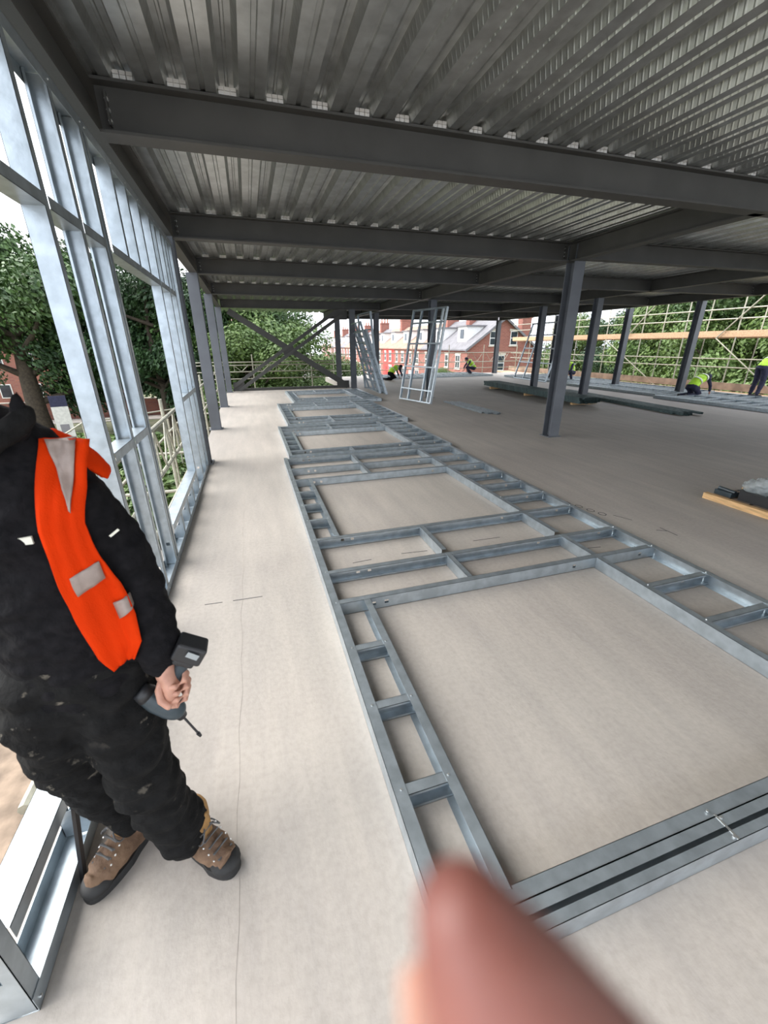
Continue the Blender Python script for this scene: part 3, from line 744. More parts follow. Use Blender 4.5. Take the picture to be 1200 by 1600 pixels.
# boots
def boot(name, heel, toe, ankle, parent):
    heel = V(heel); toe = V(toe); d = (toe - heel).normalized(); L = (toe - heel).length; ang = math.atan2(d.y, d.x)
    r = bpy.data.objects.new(name, None); C.objects.link(r); r.parent = parent
    r.location = heel - V((-.47, 1.03, 0)); r.rotation_euler = (0, 0, ang)
    u = MB()
    u.limb([(.045, 0, .055, .05, .05), (.09, 0, .06, .05, .05), (.15, 0, .058, .05, .048), (.20, 0, .052, .05, .040), (L-.045, 0, .048, .046, .036)], 16)
    u.v = [(x, y*1.0, max(z, .02)) for x, y, z in u.v]
    u.limb([(.06, 0, .05, .05, .045), (.055, 0, .11, .052, .046), (.05, 0, .17, .055, .05)])
    u.limb([(.07, 0, .12, .035, .03), (.12, 0, .09, .035, .03), (.17, 0, .07, .03, .028)])
    o = remesh(u, 'boot_upper', 'boot', r, .006, 4, .004, 40)
    s_ = MB(); rings = []
    for z in (0, .012, .024, .030):
        ring = []
        for k in range(32):
            t = 2*PI*k/32; f = 1.0 if z < .02 else .97
            cx = L/2; rx = (L/2 + .004)*f; cc, ss = math.cos(t), math.sin(t)
            wdt = .050 if cc > 0 else .042
            ring.append(V((cx + rx*math.copysign(abs(cc)**.75, cc), wdt*f*math.copysign(abs(ss)**.8, ss), z)))
        rings.append(ring)
    s_.loft(rings); s_.obj('boot_sole', 'sole', r, smooth=False)
    tc_ = MB(); tc_.ell((L-.045, 0, .035), (.052, .05, .032)); tc = remesh(tc_, 'toe_cap', 'sole' if name == 'work_boot' else 'boot', r, .006, 3)
    cf = MB(); cf.limb([(.055, 0, .16, .058, .052), (.05, 0, .195, .060, .054)]); remesh(cf, 'padded_collar', 'tan', r, .006, 3)
    tn = MB(); tn.limb([(.112, 0, .12, .012, .026), (.105, 0, .17, .012, .028), (.11, 0, .205, .008, .024)], 10); remesh(tn, 'tongue', 'tan', r, .005, 2)
    lm = MB()
    for k in range(5):
        x = .105 + k*.018; z = .152 - k*.016
        lm.tube((x+.01, -.028, z-.008), (x+.016, .028, z-.002), .0028, 6); lm.tube((x+.01, .028, z-.008), (x+.016, -.028, z-.002), .0028, 6)
    for sgn in (-1, 1):
        pr = None
        for k in range(9):
            t = k/8*PI*1.6; p = V((.125 + .016*math.sin(t), sgn*(.010 + .03*math.sin(t/2)), .150 + .02*math.cos(t)))
            if pr: lm.tube(pr, p, .0026, 6)
            pr = p
    lm.obj('laces', 'lace', r)
    for k in range(4):
        for sg in (-1, 1):
            ey = MB(); ey.ell((.118 + k*.02, sg*.036, .135 - k*.017), (.004, .003, .004), 8, 6); ey.obj('eyelet', 'screw', r)
    return r
boot('work_boot', (-.545, 1.19, 0), (-.695, .985, 0), None, ps)
boot('work_boot', (-.405, 1.085, 0), (-.242, .928, 0), None, ps)

# cordless drill held in the hand
dr = thing('cordless_drill', 'dark blue-grey cordless drill pointing down in the hand of the man in orange', 'drill', (-.298, .965, .812))
def dl(mb): mb.v = [(x+.30, y-.965, z-.80) for x, y, z in mb.v]; return mb
b = MB(); b.limb([(-.322, .968, .762, .018, .023), (-.290, .966, .812, .016, .020), (-.262, .966, .862, .018, .022), (-.248, .966, .885, .022, .026)]); 
b.limb([(-.365, .968, .785, .027), (-.345, .968, .755, .031), (-.318, .968, .725, .032), (-.305, .968, .708, .028)])
remesh(dl(b), 'drill_body', 'bluegrey', dr, .006, 3)
b = MB(); b.bar((-.252, .966, .880), (-.222, .966, .925), .075, .06, side=(0, 1, 0)); b.bar((-.262, .966, .868), (-.25, .966, .886), .055, .05, side=(0, 1, 0))
o = dl(b).obj('battery_pack', 'blackp', dr); md = o.modifiers.new('b', 'BEVEL'); md.width = .008; md.segments = 3
b = MB(); b.bar((-.232, .931, .900), (-.222, .931, .912), .03, .003, side=(0, 1, 0)); dl(b).obj('battery_badge', 'galv', dr)
b = MB(); b.tube((-.308, .968, .712), (-.294, .968, .680), .021, 16, .013); dl(b).obj('chuck', 'darkmetal', dr, True)
b = MB(); b.tube((-.295, .968, .683), (-.264, .968, .598), .0032, 8); b.tube((-.267, .968, .606), (-.262, .968, .592), .006, 8, .004); dl(b).obj('driver_bit', 'darkmetal', dr)
b = MB(); b.tube((-.378, .968, .802), (-.362, .968, .781), .022, 14, .028); dl(b).obj('motor_cap', 'blackp', dr, True)

# bar leaning on the sill by the man's boot
r = thing('pry_bar', 'dark steel bar leaning on the bottom of the left wall frame beside the boot', 'bar', (-.725, 1.05, 0))
b = MB(); b.bar((0, 0, .0), (.02, .10, .36), .012, .018); b.obj('shaft', 'darkmetal', r)
b = MB(); b.bar((.02, .10, .35), (.03, .14, .375), .010, .02); b.obj('claw', 'darkmetal', r)

# ============================================================ THE PHOTOGRAPHER'S FINGER, close to the lens
fh = thing('hand', 'blurred pink fingertip held right in front of the lens at the bottom', 'hand', (.0163, .0201, 1.5901))
def fl_(mb): mb.v = [(x-.0163, y-.0201, z-1.5901) for x, y, z in mb.v]; return mb
b = MB()
b.limb([(.0155, .0215, 1.5915, .0058, .0062), (.0166, .0185, 1.5880, .0078, .0080), (.0190, .0145, 1.5840, .0094, .0090), (.0230, .0085, 1.5790, .0108, .0100), (.0260, -.0010, 1.5680, .0100, .0100), (.030, -.014, 1.561, .0102, .0102), (.034, -.032, 1.560, .0105, .0105)], 20)
# rest of the hand below and behind the camera
b.limb([(.034, -.030, 1.560, .012), (.038, -.055, 1.556, .020, .035), (.044, -.085, 1.545, .022, .042), (.050, -.115, 1.53, .022, .036), (.056, -.145, 1.51, .024, .030), (.062, -.20, 1.48, .030, .034), (.070, -.27, 1.44, .036, .040)], 20)
for k in range(3):
    x = .060 + k*.019; z = 1.556 - k*.012; l = (1, .95, .8)[k]
    b.limb([(x-.006, -.070, z-.010, .0095), (x, -.042, z-.004, .0095), (x+.002, -.020*l, z-.012, .0088), (x, -.016*l, z-.032, .0080), (x-.004, -.034*l, z-.044, .0075)], 12)
b.limb([(.022, -.100, 1.545, .013), (.006, -.080, 1.552, .011), (.000, -.055, 1.562, .0095), (.004, -.036, 1.568, .008)], 12)
remesh(fl_(b), 'skin_surface', 'finger', fh, .0016, 4)
nb = MB()
nb.limb([(.0105, .0205, 1.5868, .0026, .0006), (.0108, .0175, 1.5838, .0040, .0007), (.0125, .0140, 1.5805, .0042, .0007)], 10); fl_(nb).obj('fingernail', 'skin', fh, True)

# ============================================================ BACKGROUND WORKERS
def worker(label, loc_, rz, pose, vestm='hivis_y', trm='navy', group=None, sc_=1.):
    r = thing('person', label, 'person', loc_, (0, 0, rz), group)
    b = MB()
    if pose == 'kneel':      # on knees and shins, bent forward (+x is forward), one hand on the work
        body = [[(-.10, 0, .32, .13, .15), (.05, 0, .50, .12, .16), (.24, 0, .60, .11, .17), (.34, 0, .62, .09, .13)]]
        head = (.47, 0, .60); arms = [[(.30, .17, .58, .05), (.36, .20, .36, .042), (.46, .16, .12, .03)], [(.30, -.17, .58, .05), (.40, -.20, .36, .042), (.52, -.14, .10, .03)]]
        legs = [[(-.10, .10, .32, .095), (.10, .13, .10, .075), (-.10, .13, .07, .06), (-.34, .12, .06, .05)], [(-.10, -.10, .32, .095), (.12, -.13, .11, .075), (-.10, -.13, .07, .06), (-.34, -.12, .06, .05)]]
        feet = [((-.40, .12, .06), (.07, .045, .05)), ((-.40, -.12, .06), (.07, .045, .05))]
    elif pose == 'squat':
        body = [[(-.16, 0, .38, .13, .16), (-.06, 0, .55, .12, .16), (.10, 0, .72, .12, .18), (.18, 0, .78, .09, .13)]]
        head = (.32, 0, .84); arms = [[(.14, .18, .74, .05), (.28, .20, .50, .042), (.42, .12, .30, .03)], [(.14, -.18, .74, .05), (.30, -.20, .50, .042), (.42, -.12, .26, .03)]]
        legs = [[(-.14, .11, .36, .10), (.24, .16, .44, .075), (.12, .15, .22, .06), (.02, .14, .08, .05)], [(-.14, -.11, .36, .10), (.22, -.16, .40, .075), (.10, -.15, .20, .06), (.0, -.14, .08, .05)]]
        feet = [((.07, .14, .04), (.12, .05, .04)), ((.05, -.14, .04), (.12, .05, .04))]
    else:                    # bending from the hips
        body = [[(0, 0, .90, .13, .16), (.12, 0, 1.08, .12, .16), (.34, 0, 1.20, .12, .18), (.46, 0, 1.22, .09, .13)]]
        head = (.60, 0, 1.20); arms = [[(.42, .18, 1.16, .05), (.46, .19, .86, .042), (.52, .12, .60, .03)], [(.42, -.18, 1.16, .05), (.48, -.19, .86, .042), (.54, -.12, .58, .03)]]
        legs = [[(0, .10, .90, .10), (.04, .13, .50, .075), (-.02, .14, .10, .05)], [(0, -.10, .90, .10), (.02, -.14, .50, .075), (-.06, -.15, .10, .05)]]
        feet = [((.04, .14, .04), (.13, .05, .04)), ((.0, -.15, .04), (.13, .05, .04))]
    def thin(ch, f): return [(p[0], p[1], p[2], p[3]*f, (p[4] if len(p) > 4 else p[3])*f) for p in ch]
    def ybody(ch, f):       # torso rings: first radius runs across y
        return ch
    for ch in arms + legs: b.limb(thin(ch, .8), 12)
    T = MB()
    def torso(mb, ch, f):
        P = [V(p[:3]) for p in ch]; rings = []
        for i, p in enumerate(ch):
            d = (P[min(i+1, len(P)-1)] - P[max(i-1, 0)]).normalized(); u = V((0, 1, 0)); w_ = d.cross(u).normalized()
            rings.append([P[i] + u*p[4]*f*math.cos(2*PI*j/16) + w_*p[3]*f*math.sin(2*PI*j/16) for j in range(16)])
        mb.loft(rings)
    torso(b, body[0], .85)
    e = body[0][-1]; b.limb([(e[0], 0, e[2], .055), (head[0]-.03, 0, head[2]-.04, .05)], 12)
    b.ell(head, (.095, .075, .115)); b.ell((head[0]+.095, 0, head[2]-.01), (.02, .015, .02), 8, 6)
    for a in arms: b.ell((a[-1][0]+.02, a[-1][1], a[-1][2]-.05), (.03, .035, .05), 10, 6)
    remesh(b, 'body', 'skin', r, .018, 2)
    t = MB()
    for ch in legs: t.limb(thin(ch, 1.1), 12)
    torso(t, [(body[0][0][0]-.02, 0, body[0][0][2]-.06, .13, .16), body[0][0], (body[0][0][0]*.6+body[0][1][0]*.4, 0, body[0][0][2]*.6+body[0][1][2]*.4, .125, .155)], 1.05)
    remesh(t, 'trousers', trm, r, .018, 2, .012, 12)
    s_ = MB()
    for ch in arms: s_.limb(thin(ch[:2] + [tuple(ch[1][i]*.4 + ch[2][i]*.6 for i in range(4))], 1.15), 12)
    torso(s_, body[0], .98)
    remesh(s_, 'sweatshirt', 'navy', r, .018, 2, .01, 12)
    vv = MB(); torso(vv, body[0], 1.12); vo = remesh(vv, 'safety_vest', vestm, r, .018, 2, .012, 10)
    bd = MB()
    for i in (1, 2):
        p, q = body[0][i], body[0][min(i+1, 3)]
        d = (V(q[:3]) - V(p[:3])).normalized(); w_ = d.cross(V((0, 1, 0))).normalized()
        rings = []
        for off in (-.025, .025):
            rings.append([V(p[:3]) + d*off + V((0, 1, 0))*(p[4]*1.17)*math.cos(2*PI*j/20) + w_*(p[3]*1.17)*math.sin(2*PI*j/20) for j in range(20)])
        bd.loft(rings, cap=False)
    o = bd.obj('reflective_band', 'reflectw', vo, True); md = o.modifiers.new('t', 'SOLIDIFY'); md.thickness = .006; md.offset = 1
    for c, rr in feet:
        f_ = MB(); f_.ell(c, rr); f_.obj('work_boot', 'sole', r, True)
    hh = MB(); hh.ell((head[0]-.01, 0, head[2]+.035), (.105, .088, .09)); hh.obj('hard_hat' if vestm == 'none' else 'cap', 'navy', r, True)
    return r
worker('worker in a yellow vest and dark cap kneeling on the floor frames at far right', (13.75, 10.2, .0), math.radians(-5), 'kneel')
worker('worker in a yellow vest bending over at the very right photo edge', (15.7, 9.6, .0), math.radians(-15), 'bend')
worker('small worker in a yellow vest squatting in front of the brick gable house', (12.15, 22.2, .0), math.radians(170), 'squat', trm='navy')
worker('small worker on hands and knees behind the leaning frames, striped vest', (6.75, 20.3, .0), math.radians(5), 'kneel', vestm='hivis_y', trm='black')
worker('worker in a yellow vest mostly hidden behind the lone centre column', (14.6, 17.0, .0), math.radians(200), 'squat')

# ============================================================ SCAFFOLDING
def scaff(label, parts, group=None):
    r = thing('scaffolding', label, 'scaffold', (0, 0, 0), group=group)
    for nm, a, b_, rr in parts:
        mb = MB()
        if nm in ('scaffold_board', 'toe_board'):
            mb.box(a, b_); mb.obj(nm, rr, r)
        else:
            mb.tube(a, b_, rr, 8); mb.obj(nm, 'tube', r)
    return r
# left side, just outside the wall line
P_ = []
XS = -1.15
for z in (.76, .22): P_.append(('ledger', (XS, 3.4, z), (XS, 19, z), .024))
P_.append(('ledger', (-1.08, 1.46, -.09), (-1.15, 9, -.26), .028))
P_.append(('ledger', (XS-.9, -1, -.30), (XS-.9, 19, -.30), .024))
for y in (.2, 3.95, 6.35, 8.9, 11.5, 14.2, 17.0):
    P_.append(('standard', (XS-.06, y, -4), (XS-.06, y, .98), .024)); P_.append(('standard', (XS-.96, y, -4), (XS-.96, y, -.05), .024))
    P_.append(('transom', (XS-1.1, y+.06, -.35), (XS+.15, y+.06, -.35), .024))
k = 0; y = 4.6
while y < 9.0:
    P_.append(('lattice_brace', (XS, y, .74), (XS, y+.35, .24), .012)); P_.append(('lattice_brace', (XS, y+.35, .24), (XS, y+.7, .74), .012)); P_.append(('lattice_brace', (XS, y, .24), (XS, y, .74), .011)); y += .7
scaff('pale scaffold tubes and lattice rail just outside the left wall frame', P_)
P_ = []
YB = 19.0
for z in (1.0, .88, .62, .34): P_.append(('ledger', (-2.4, YB, z), (3.6, YB, z), .022))
for x in (-2.3, .15, 2.6): P_.append(('standard', (x, YB+.05, -4), (x, YB+.05, 1.3 if x > 0 else 1.05), .024))
x = -.6
while x < 3.3:
    P_.append(('lattice_brace', (x, YB, .87), (x+.28, YB, .63), .012)); P_.append(('lattice_brace', (x+.56, YB, .87), (x+.28, YB, .63), .012)); P_.append(('lattice_brace', (x, YB, .87), (x, YB, .63), .010)); x += .85
scaff('pale scaffold guard rails with lattice behind the crossed bracing', P_)
P_ = []
YC = 24.4
for z in (1.15, .62, .25, -.2): P_.append(('ledger', (4.4, YC, z), (17.5, YC, z), .022))
for x in (4.6, 7.0, 9.4, 11.8, 14.2, 16.6): P_.append(('standard', (x, YC+.05, -4), (x, YC+.05, 1.6), .024))
x = 9.6
while x < 17:
    P_.append(('lattice_brace', (x, YC, 1.13), (x+.35, YC, .64), .012)); P_.append(('lattice_brace', (x+.7, YC, 1.13), (x+.35, YC, .64), .012)); x += .95
scaff('scaffold rails across the far back in front of the terraced houses', P_)
P_ = []
XR = 17.2
for z in (1.08, .78, 2.46, 2.80, 3.5): P_.append(('ledger', (XR, -1, z), (XR, 26, z), .022))
for i in range(12):
    y = 1.5 + i*2.05; P_.append(('standard', (XR+.05, y, -4), (XR+.05, y, 5.5), .024)); P_.append(('standard', (XR+1.25, y, -4), (XR+1.25, y, 5.5), .022))
for y0, y1, z0, z1 in ((14.5, 17.8, -.1, 1.8), (9.6, 12.4, -.2, 1.8), (10.0, 7.2, 1.0, 4.2), (12.4, 9.8, 1.8, 4.6), (16.5, 14.0, 2, 4.6)):
    P_.append(('diagonal_brace', (XR-.04, y0, z0), (XR-.04, y1, z1), .022))
P_.append(('scaffold_board', (XR+.08, -1, 1.80), (XR+1.2, 26, 1.84), 'board'))
P_.append(('toe_board', (XR+.02, -1, 1.84), (XR+.05, 26, 2.06), 'board'))
P_.append(('toe_board', (XR-.06, -1, -.02), (XR-.02, 26, .24), 'toeboard'))
P_.append(('scaffold_board', (16.25, -1, -.12), (17.15, 26, -.06), 'board'))
scaff('tall scaffold with orange-brown boards along the whole right side', P_)
# loose upper safety mesh wires
# ============================================================ OUTSIDE
def ground(name, a, b_, z, m):
    mb = MB(); mb.box((a[0], a[1], z-.3), (b_[0], b_[1], z)); return struct(mb.obj(name, m))
ground('ground_soil', (-70, -30), (90, 260), -4.02, 'grass')
ground('ground_building_plot', (-9, -25), (24, 19), -4.0, 'soil')
ground('ground_added_tarmac', (-34, -30), (-13, 21), -3.99, 'tarmac')  # unseen tarmac, added so the deck webs reflect less green
ground('ground_path', (-60, 38.5), (8, 40.8), -3.98, 'pave')
ground('ground_street', (8, 30), (23.4, 250), -3.97, 'tarmac')
wb = MB(); wb.box((-60, 41.0, -4), (6, 41.25, -2.6)); o = wb.obj('boundary_wall', 'brickwall'); tag(o, 'long low red brick boundary wall beyond the trees at left', 'wall')
cb = MB(); cb.box((-60, 40.97, -2.6), (6, 41.28, -2.52)); cb.obj('coping', 'stone', o)
# hedge/low shrubs on the bank
def leafcloud(n, blobs, size, seed, name='foliage', m='leaf'):
    rnd = random.Random(seed); mb = MB()
    tot = sum(b_[3]**2 for b_ in blobs)
    for (cx, cy, cz, r_, sq) in blobs:
        k = int(n * r_*r_ / tot)
        for _ in range(k):
            d = V((rnd.gauss(0, 1), rnd.gauss(0, 1), rnd.gauss(0, 1))).normalized(); rr = r_ * (rnd.random()**.35)
            c = V((cx, cy, cz)) + V((d.x*rr, d.y*rr, d.z*rr*sq))
            nn = (d + V((rnd.gauss(0, .7), rnd.gauss(0, .7), rnd.gauss(.4, .7)))).normalized()
            u = nn.cross(V((rnd.random(), rnd.random(), rnd.random()))).normalized(); w_ = nn.cross(u)
            s_ = size * rnd.uniform(.6, 1.3)
            i = len(mb.v)
            mb.v += [tuple(c - u*s_), tuple(c + w_*s_*.55 + nn*s_*.15), tuple(c + u*s_), tuple(c - w_*s_*.55 + nn*s_*.15)]
            mb.f.append((i, i+1, i+2, i+3))
    me = bpy.data.meshes.new(name); me.from_pydata(mb.v, [], mb.f); me.update(); me.materials.append(MT[m])
    o = bpy.data.objects.new(name, me); C.objects.link(o); return o
def tree(label, seed, hgt=11., spread=4.5, n=9000, m='leaf', trunk=.32, group=None, low=.25, size=.22, bare=0):
    rnd = random.Random(seed)
    r = thing('tree', label, 'tree', (0, 0, 0), group=group)
    tb = MB(); blobs = []
    top_ = hgt*.85
    pts = [(0, 0, -.1, trunk*1.25), (rnd.uniform(-.1, .1), 0, hgt*.12, trunk), (rnd.uniform(-.3, .3), rnd.uniform(-.3, .3), hgt*.35, trunk*.75), (rnd.uniform(-.5, .5), rnd.uniform(-.5, .5), hgt*.6, trunk*.45), (0, 0, top_, trunk*.15)]
    tb.limb(pts, 10)
    for k in range(16):
        a = rnd.uniform(0, 2*PI); z0 = hgt*rnd.uniform(low, .65); ln = spread*rnd.uniform(.5, .95)*(1.15 - abs(z0/hgt - .45))
        e = V((math.cos(a)*ln, math.sin(a)*ln, z0 + ln*rnd.uniform(.15, .7)))
        mid_ = V((e.x*.5, e.y*.5, z0 + (e.z-z0)*.35))
        tb.limb([(0, 0, z0-.3, trunk*.4), (*mid_, trunk*.24), (*e, trunk*.07)], 6)
        blobs.append((e.x, e.y, e.z, spread*rnd.uniform(.26, .42), .75)); blobs.append((mid_.x, mid_.y, mid_.z + spread*.2, spread*rnd.uniform(.2, .34), .8))
    for k in range(5):
        blobs.append((rnd.uniform(-1, 1)*spread*.3, rnd.uniform(-1, 1)*spread*.3, hgt*rnd.uniform(.7, .92), spread*rnd.uniform(.28, .4), .8))
    tb.obj('trunk', 'bark', r, True)
    f = leafcloud(n, blobs, size, seed, 'foliage', m); f.parent = r
    return r
tA = tree('large dark green tree beyond the left wall frame, dividing trunk above the man', 3, 12.5, 5.8, 40000, 'leaf', .55, low=.2, size=.15)
tA.location = (-13.2, 32.0, -4)
tB = tree('dark tree seen through the narrow bays of the left wall frame', 5, 12.0, 4.8, 30000, 'leaf3', .35, low=.15, size=.15)
tB.location = (-9.6, 36.0, -4)
tC = tree('bright leafy tree behind the left half of the crossed bracing', 8, 8.4, 4.4, 30000, 'leaf2', .3, low=.12, size=.12)
tC.location = (1.6, 32.0, -4)
KIDS.update({tA.name: list(tA.children), tB.name: list(tB.children), tC.name: list(tC.children)})
bpy.context.view_layer.update()
gt = None
def pl(root, loc_, s, rz, label, group=None):
    o = dup(root, loc_, (0, 0, rz), label, None, (s, s, s))
    if group: o['group'] = group
    return o
pl(tA, (-19.5, 36, -4), .95, 1.2, 'large green tree at the far left photo edge behind the first')
pl(tB, (-5.4, 31, -4), .92, 2.2, 'dark tree filling the wide opening of the left wall frame')
pl(tB, (-3.0, 38, -4), 1.0, 4.0, 'dark tree behind the row of left steel columns')
pl(tA, (-1.4, 34, -4), .85, 3.0, 'tree at the left end of the crossed bracing, brick showing behind it')
pl(tC, (-.2, 29, -4), .84, 1.1, 'low bright bush-like tree under the left arm of the crossed bracing')
pl(tC, (7.0, 38, -4), .62, 2.0, 'round pale green tree under the right arm of the crossed bracing')
pl(tC, (4.2, 27, -4), .46, 4.0, 'low green bush at the foot of the crossed bracing')
pl(tC, (19.6, 41.5, -4), .42, .5, 'yellow-green bush in front of the brick terrace beside the kneeling worker')
# right side trees
rs = [(tC, 41, 47, 1.15, 'green tree right of the brick gable, behind the leaning frame'), (tC, 33, 27, 1.15, 'green tree behind the second right-hand column pair'),
      (tA, 34, 21.0, 1.0, 'tall loose-crowned tree left of the rightmost column'), (tC, 29, 18.5, 1.0, 'low green tree directly behind the crouching man on the right'),
      (tA, 32, 15.5, .98, 'tall tree right of the rightmost column, above the orange boards'), (tC, 27, 13.8, .95, 'green tree behind the right scaffold, above the bending worker'),
      (tB, 31, 11.5, .95, 'dark tree at the right photo edge behind the scaffold'), (tC, 44, 33, 1.2, 'far green tree seen between the right-hand columns'), (tB, 38, 36, .8, 'dark tree beyond the houses in the right-hand opening'),
      (tC, 25.5, 10.2, .9, 'bright tree at the right photo edge close to the scaffold'), (tB, 47, 22, 1.1, 'distant dark tree behind the scaffold boards'), (tC, 36, 24.0, .9, 'mid green tree behind the scaffold, left of the rightmost column')]
for i, (t, x, y, s, lb) in enumerate(rs): pl(t, (x, y, -4), s, i*1.3, lb)

# shrubs on the bank at left
sh = leafcloud(2600, [(0, 0, .5, 1.0, .6), (.9, .3, .4, .8, .6), (-.9, -.2, .4, .8, .6)], .11, 21, 'shrub', 'leaf2')
bushes = [(-9.0, 26, 'low yellow-green shrub on the bank above the shoulder of the man in orange'), (-6.2, 24, 'low shrub seen left of the narrow wall bays'), (-7.8, 21, 'low shrub nearest the site sign'), (-4.6, 18, 'green shrub seen under the left scaffold rail'),
          (-3.9, 14.5, 'green shrub below the lattice rail'), (-11.5, 28, 'low shrub beside the dividing trunk'), (-3.7, 21.0, 'green shrub far along the left scaffold')]
for i, (x, y, lb) in enumerate(bushes):
    o = sh if i == 0 else sh.copy()
    if i: C.objects.link(o)
    o.location = (x, y, -4); o.rotation_euler = (0, 0, i*1.1); s = 1.0 + .2*math.sin(i*2); o.scale = (s*1.3, s*1.3, s*1.2); tag(o, lb, 'shrub')
# site sign panel leaning outside on the left
r = thing('site_sign', 'faded white sign board on a post outside, left of the wall frame', 'sign', (-8.0, 21.3, -4), (0, 0, .25))
b = MB(); b.box((-.30, -.02, 1.9), (.30, .02, 3.25)); b.obj('sign_board', 'barrier', r)
b = MB(); b.box((-.30, -.024, 3.25), (.30, .024, 3.7)); b.obj('sign_header', 'navy', r)
b = MB(); b.tube((-.2, .05, 0), (-.2, .05, 3.6), .03); b.obj('post', 'tube', r); b = MB(); b.tube((.2, .05, 0), (.2, .05, 3.6), .03); b.obj('post', 'tube', r)
b = MB(); b.box((-.16, -.03, 2.15), (.16, -.021, 2.5)); b.obj('sign_symbol', 'slate', r)
r = thing('hand_rail', 'pale tubular barrier rail outside beyond the orange shoulder', 'rail', (-6.0, 17.5, -4))
b = MB()
b.tube((-1.2, 0, 2.4), (-.2, .5, 3.0), .03); b.tube((-.2, .5, 3.0), (2.6, 2.5, 3.1), .03); b.tube((-.2, .5, 0), (-.2, .5, 3.0), .03); b.tube((2.6, 2.5, 0), (2.6, 2.5, 3.1), .03); b.tube((-1.2, 0, 0), (-1.2, 0, 2.4), .03); b.obj('rail_tubes', 'tube', r)
# orange brick house glimpsed through the trees on the left
def bghouse(label, loc_, w_, d_, h_, rz=0):
    r = thing('house', label, 'house', loc_, (0, 0, rz))
    b = MB(); b.box((0, 0, 0), (w_, d_, h_)); b.v += [(0, 0, h_), (w_, 0, h_), (w_, d_, h_), (0, d_, h_), (0, d_/2, h_+2.4), (w_, d_/2, h_+2.4)]; k = 8
    b.f += [(k, k+4, k+3), (k+1, k+2, k+5)]; b.obj('wall', 'brickwall', r)
    rf = MB(); rf.hexa([(-.3, -.3, h_-.15), (w_+.3, -.3, h_-.15), (w_+.3, d_/2, h_+2.45), (-.3, d_/2, h_+2.45), (-.3, -.3, h_), (w_+.3, -.3, h_), (w_+.3, d_/2, h_+2.6), (-.3, d_/2, h_+2.6)])
    rf.hexa([(-.3, d_/2, h_+2.45), (w_+.3, d_/2, h_+2.45), (w_+.3, d_+.3, h_-.15), (-.3, d_+.3, h_-.15), (-.3, d_/2, h_+2.6), (w_+.3, d_/2, h_+2.6), (w_+.3, d_+.3, h_), (-.3, d_+.3, h_)]); rf.obj('roof', 'tile', r)
    for i in range(int(w_//2.5)):
        for z in (1.0, 3.8):
            if z + 1.3 < h_:
                q = MB(); q.box((.8+i*2.5, -.05, z), (1.8+i*2.5, .02, z+1.3)); wo = q.obj('window_frame', 'whitep', r)
                q = MB(); q.box((.88+i*2.5, -.06, z+.08), (1.72+i*2.5, -.045, z+1.22)); q.obj('pane', 'glass', wo)
    return r
bghouse('orange brick house glimpsed through the trees above the left wall frame sill', (-24, 50, -4), 10, 8, 5.6)
bghouse('orange brick house glimpsed between the left columns and crossed bracing', (-8, 62, -4), 12, 8, 7.5)

